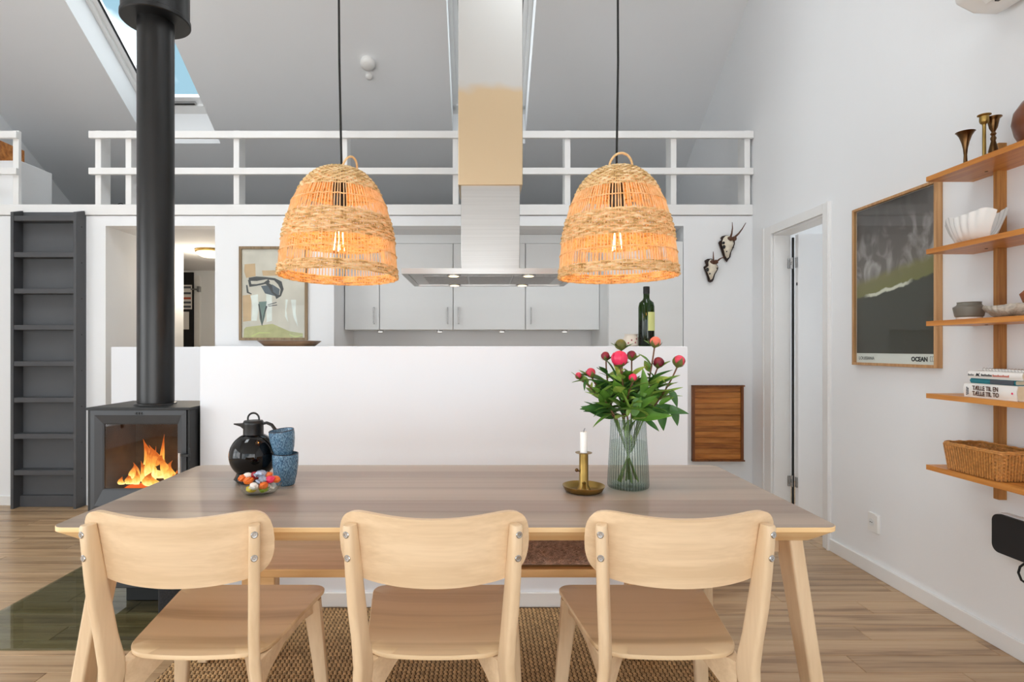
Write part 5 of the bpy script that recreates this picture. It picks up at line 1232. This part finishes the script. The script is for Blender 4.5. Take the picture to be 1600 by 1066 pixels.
for k in range(rows):
    z = bzz+0.006+k*(bh-0.012)/rows; pp = per(NP, -0.010+0.010*k/rows); rs = []
    for j, (x_, y_, nx_, ny_) in enumerate(pp):
        o_ = 0.0028*math.cos(math.pi*j/2*1.0+math.pi*k)+0.0006*(rnd.random()-0.5); hh_ = 0.0036; w = 0.0016
        zz = z+0.0008*(rnd.random()-0.5)
        rs.append([(x_+nx_*(o_+w), y_+ny_*(o_+w), zz), (x_+nx_*o_, y_+ny_*o_, zz+hh_), (x_+nx_*(o_-w), y_+ny_*(o_-w), zz), (x_+nx_*o_, y_+ny_*o_, zz-hh_)])
    wmb.rings(rs, loop=True)
part('weave', wmb, 'wicker', wbk, kind='stuff', angle=60)
stk = MB(); p0, p1 = per(66, -0.010), per(66, 0.0)
for (a, b) in zip(p0, p1): stk.tube([(a[0]+a[2]*0.0035, a[1]+a[3]*0.0035, bzz+0.002), (b[0]+b[2]*0.0035, b[1]+b[3]*0.0035, bzz+bh-0.004)], 0.0029, 5)
part('stakes', stk, 'wicker', wbk, kind='stuff')
for q in (0.0, 0.006):
    part('rim', MB().tube([(a[0]+a[2]*(0.002-q*0.5), a[1]+a[3]*(0.002-q*0.5), bzz+bh-0.006+q+0.0012*math.sin(j*1.2)) for j, a in enumerate(per(96, 0.0))], 0.0042, 6, loop=True), 'wicker', wbk)
part('bottom', MB().rbox(bx0+0.010, bx1-0.010, by0+0.010, by1-0.010, bzz, bzz+0.006, 0.02, 'Z', 4), 'wickerdark', wbk)
# black panel with a cable
bp = thing('wall_panel', 'black rounded panel on the gable wall under the shelving', 'panel', (2.04, 2.1, 0.39))
part('screen', MB().rbox(2.028, 2.042, 1.70, 2.283, 0.392, 0.542, 0.03, 'X', 6), 'ink', bp, smooth=False)
part('casing', MB().rbox(2.042, XR-0.001, 1.695, 2.288, 0.387, 0.547, 0.034, 'X', 6), 'plastic', bp, smooth=False)
part('cable', MB().tube([(2.035, 2.14, 0.40), (2.03, 2.165, 0.37), (2.03, 2.172, 0.345), (2.03, 2.16, 0.322), (2.03, 2.13, 0.315), (2.035, 2.06, 0.32), (2.04, 2.0, 0.31)], 0.004, 8), 'cord', bp)
# wall socket
ws = thing('wall_socket', 'white wall socket above the baseboard', 'socket', (XR-0.006, 3.02, 0.27))
sy, szz = 3.02, 1.19-(817-545)*3.02/900
part('plate', MB().rbox(XR-0.010, XR, sy-0.042, sy+0.042, szz-0.05, szz+0.05, 0.006, 'X', 3), 'plastic', ws, bevel=0.002)
part('switch_strip', MB().box(XR-0.016, XR-0.009, sy-0.042, sy-0.018, szz-0.046, szz+0.046), 'plastic', ws, bevel=0.002)
part('outlet', MB().lathe([(0.019, 0), (0.019, 0.002), (0.016, 0.001), (0.001, 0.0005)], (0, 0, 0), 24).xf(Matrix.Translation((XR-0.010, sy+0.012, szz)) @ Matrix.Rotation(R(-90), 4, 'Y')), 'cabinet', ws)
for q in (-0.006, 0.006): part('pin_hole', MB().lathe([(0.003, 0), (0.003, 0.0006)], (0, 0, 0), 10).xf(Matrix.Translation((XR-0.0118, sy+0.012+q, szz)) @ Matrix.Rotation(R(-90), 4, 'Y')), 'black', ws)
# air conditioner
ac = thing('air_conditioner', 'white wall-mounted air conditioner at the upper right', 'air conditioner', (1.97, 1.9, 2.57))
AZ = -0.075
acp = [(XR-0.001, 2.60+AZ), (XR-0.001, 2.86+AZ), (1.87, 2.86+AZ), (1.845, 2.83+AZ), (1.84, 2.68+AZ), (1.86, 2.61+AZ), (1.93, 2.575+AZ), (2.02, 2.572+AZ)]
part('casing', MB().hexa([(u, 1.50, v) for u, v in acp], [(u, 2.26, v) for u, v in acp]), 'plastic', ac, bevel=0.014, bseg=3)
lv = [(1.853, 2.63+AZ), (1.847, 2.628+AZ), (1.915, 2.570+AZ), (1.925, 2.574+AZ)]
part('louvre', MB().hexa([(u, 1.56, v) for u, v in lv], [(u, 2.18, v) for u, v in lv]), 'plastic', ac, smooth=False)
part('outlet_slot', MB().box(1.93, 1.945, 1.58, 2.16, 2.568+AZ, 2.574+AZ), 'black', ac, smooth=False)

# ================================================================== PICTURE AND SKULLS ON THE BACK WALL
ap = thing('framed_print', 'brown-framed abstract print on the back wall beside the kitchen', 'picture', (-1.575, DB-0.01, 1.25))
ax0, ax1, az0, az1 = (373-CX)/F*4.36, (480-CX)/F*4.36, CZ+(CY-532)/F*4.36, CZ+(CY-385)/F*4.36
fw = 0.02
part('frame_stile', MB().box(ax0, ax0+fw, DB-0.022, DB, az0, az1), 'frame_brown', ap, bevel=0.002); part('frame_stile', MB().box(ax1-fw, ax1, DB-0.022, DB, az0, az1), 'frame_brown', ap, bevel=0.002)
part('frame_rail', MB().box(ax0+fw, ax1-fw, DB-0.022, DB, az0, az0+fw), 'frame_brown', ap, bevel=0.002); part('frame_rail', MB().box(ax0+fw, ax1-fw, DB-0.022, DB, az1-fw, az1), 'frame_brown', ap, bevel=0.002)
part('paper', MB().box(ax0+fw, ax1-fw, DB-0.010, DB-0.004, az0+fw, az1-fw), 'art_ground', ap, smooth=False)
# flat washes of the print, in picture coordinates (pixels of a 914x1066 enlargement)
def ac_(u, v): x = 360+u/6.093; y = 370+v/6.093; p = px(x, y, DB-0.011); return (p[0], p[2])
def washp(pts, mat, lift): part('paint_patch', MB().prism([ac_(*p) for p in pts], lambda u, v, w: (u, w, v), DB-0.0105-lift, DB-0.0099), mat, ap, smooth=False)
def stroke(pts, w, mat, lift):
    P = [Vector((ac_(*p)[0], 0, ac_(*p)[1])) for p in pts]; g = []
    for i, p in enumerate(P):
        t_ = (P[min(i+1, len(P)-1)]-P[max(i-1, 0)]).normalized(); n_ = Vector((-t_.z, 0, t_.x)); ww = w*(0.75+0.35*math.sin(i*1.9))/6.093*4.37/F
        g.append([(p+n_*ww)+Vector((0, DB-0.0105-lift, 0)), (p-n_*ww)+Vector((0, DB-0.0105-lift, 0)), (p-n_*ww)+Vector((0, DB-0.0099, 0)), (p+n_*ww)+Vector((0, DB-0.0099, 0))])
    part('brush_stroke', MB().rings(g), mat, ap, smooth=False)
washp([(135, 262), (235, 255), (240, 375), (150, 392), (130, 330)], 'art_peach', 0.0001)
washp([(300, 322), (480, 318), (480, 370), (310, 372)], 'art_peach', 0.0001)
washp([(115, 560), (200, 550), (195, 800), (120, 810)], 'art_peach', 0.00005)
washp([(150, 860), (400, 830), (560, 900), (690, 920), (690, 965), (125, 965), (130, 880)], 'art_olive', 0.0001)
washp([(190, 560), (262, 548), (268, 690), (250, 800), (200, 800), (210, 660)], 'art_white', 0.0002)
washp([(340, 545), (395, 545), (395, 800), (345, 815)], 'art_white', 0.0002)
washp([(525, 595), (548, 600), (530, 700), (550, 815), (520, 760)], 'art_white', 0.0002)
washp([(575, 600), (625, 600), (620, 720), (642, 855), (600, 770)], 'art_white', 0.00015)
washp([(290, 470), (400, 455), (470, 500), (460, 575), (330, 540)], 'art_navy', 0.0003)
washp([(270, 620), (345, 615), (330, 760), (300, 850), (278, 780)], 'art_teal', 0.0003)
stroke([(175, 405), (250, 400), (340, 395), (420, 405), (470, 440), (492, 500), (475, 560), (430, 575)], 20, 'art_dark', 0.0005)
stroke([(178, 410), (190, 465), (250, 460), (320, 445), (370, 420)], 15, 'art_dark', 0.0004)
stroke([(330, 430), (380, 470), (400, 530), (440, 560)], 16, 'art_dark', 0.0006)
stroke([(270, 640), (290, 760), (300, 845), (320, 740), (345, 660)], 8, 'art_dark', 0.0005)
stroke([(355, 650), (440, 625)], 4, 'art_dark', 0.0005); stroke([(360, 662), (445, 650)], 4, 'art_dark', 0.0005)
stroke([(155, 460), (165, 530), (200, 545)], 9, 'art_dark', 0.0005)
stroke([(200, 950), (270, 915), (380, 915)], 6, 'label', 0.0006); stroke([(560, 930), (620, 955), (690, 935)], 5, 'label', 0.0006)
part('pane', MB().box(ax0+fw, ax1-fw, DB-0.016, DB-0.0145, az0+fw, az1-fw), 'glass', ap, smooth=False)

def sk(u, v, d=4.36): x = 1085+u/9.267; y = 335+v/9.267; return px(x, y, d)
def skull(name, lab, shield, skl, nose, eyes, antl, bur):
    c = sk(*nose); t = thing(name, lab, 'skull trophy', (c[0], DB-0.02, c[2]), 'deer skull trophies')
    part('shield', MB().hexa([tuple(sk(*p, DB-0.018)) for p in shield], [tuple(sk(*p, DB-0.001)) for p in shield]), 'shield', t, bevel=0.002)
    cu, cv = sum(p[0] for p in skl)/len(skl), sum(p[1] for p in skl)/len(skl)
    g = []
    for k, y_ in ((1.0, DB-0.018), (0.97, DB-0.035), (0.82, DB-0.052), (0.5, DB-0.062), (0.15, DB-0.066)):
        g.append([tuple(sk(cu+(u-cu)*k, cv+(v-cv)*k, y_)) for u, v in skl])
    s_ = part('skull', MB().rings(g), 'bone', t, angle=70)
    for (u, v, r) in eyes:
        p = sk(u, v, DB-0.052); m = MB().lathe([(0.001, -1), (0.7, -0.7), (1, 0), (0.7, 0.7), (0.001, 1)], (0, 0, 0), 14).xf(Matrix.Translation(p) @ Matrix.Diagonal((r*0.0005, 0.014, r*0.00062, 1)))
        part('eye_socket', m, 'black', s_)
    for path in antl:
        n_ = len(path); part('antler', MB().tube([sk(u, v, DB-0.05-dd_) for u, v, dd_ in path], [0.0085*(1-0.75*i/(n_-1)) for i in range(n_)], 8), 'antler', t)
    for (u, v, r) in bur:
        p = sk(u, v, DB-0.05); part('antler_burr', MB().lathe([(0.3, -1), (0.9, -0.6), (1, 0), (0.9, 0.6), (0.3, 1)], (0, 0, 0), 14, rf=lambda a, z: 1+0.15*math.sin(6*a)).xf(Matrix.Translation(p) @ Matrix.Diagonal((r*0.00052, 0.016, r*0.00045, 1))), 'antler', t)
skull('deer_skull', 'upper roe deer skull with longer antlers on dark wooden shield',
      [(375, 345), (395, 318), (460, 302), (540, 320), (585, 372), (585, 430), (560, 500), (535, 545), (522, 620), (490, 660), (468, 695), (425, 640), (405, 590), (375, 490), (345, 415), (360, 390), (390, 375)],
      [(420, 345), (455, 310), (510, 312), (560, 370), (572, 420), (548, 490), (515, 560), (500, 622), (470, 640), (445, 600), (425, 520), (398, 440), (402, 390)], (470, 640),
      [(432, 470, 26), (422, 415, 20), (462, 540, 14), (560, 480, 10)], [[(520, 345, 0), (540, 280, 0.02), (551, 200, 0.02), (548, 115, 0.01)], [(575, 340, 0), (640, 280, 0.02), (690, 215, 0.02), (745, 122, 0.01)]], [(515, 355, 40), (575, 352, 38)])
skull('deer_skull', 'lower roe deer skull with short antlers on dark wooden shield',
      [(145, 670), (190, 645), (250, 642), (300, 670), (345, 765), (340, 800), (300, 870), (278, 950), (262, 975), (228, 990), (195, 972), (180, 900), (150, 820), (130, 765), (165, 735)],
      [(200, 690), (225, 655), (275, 655), (315, 720), (338, 765), (320, 810), (285, 865), (258, 935), (230, 950), (212, 900), (190, 840), (160, 785), (205, 745)], (230, 950),
      [(188, 800, 26), (222, 860, 12), (330, 780, 8)], [[(275, 690, 0), (275, 640, 0.01), (273, 540, 0.01)], [(315, 690, 0), (370, 645, 0.02), (440, 610, 0.02)]], [(265, 695, 42), (310, 690, 36)])
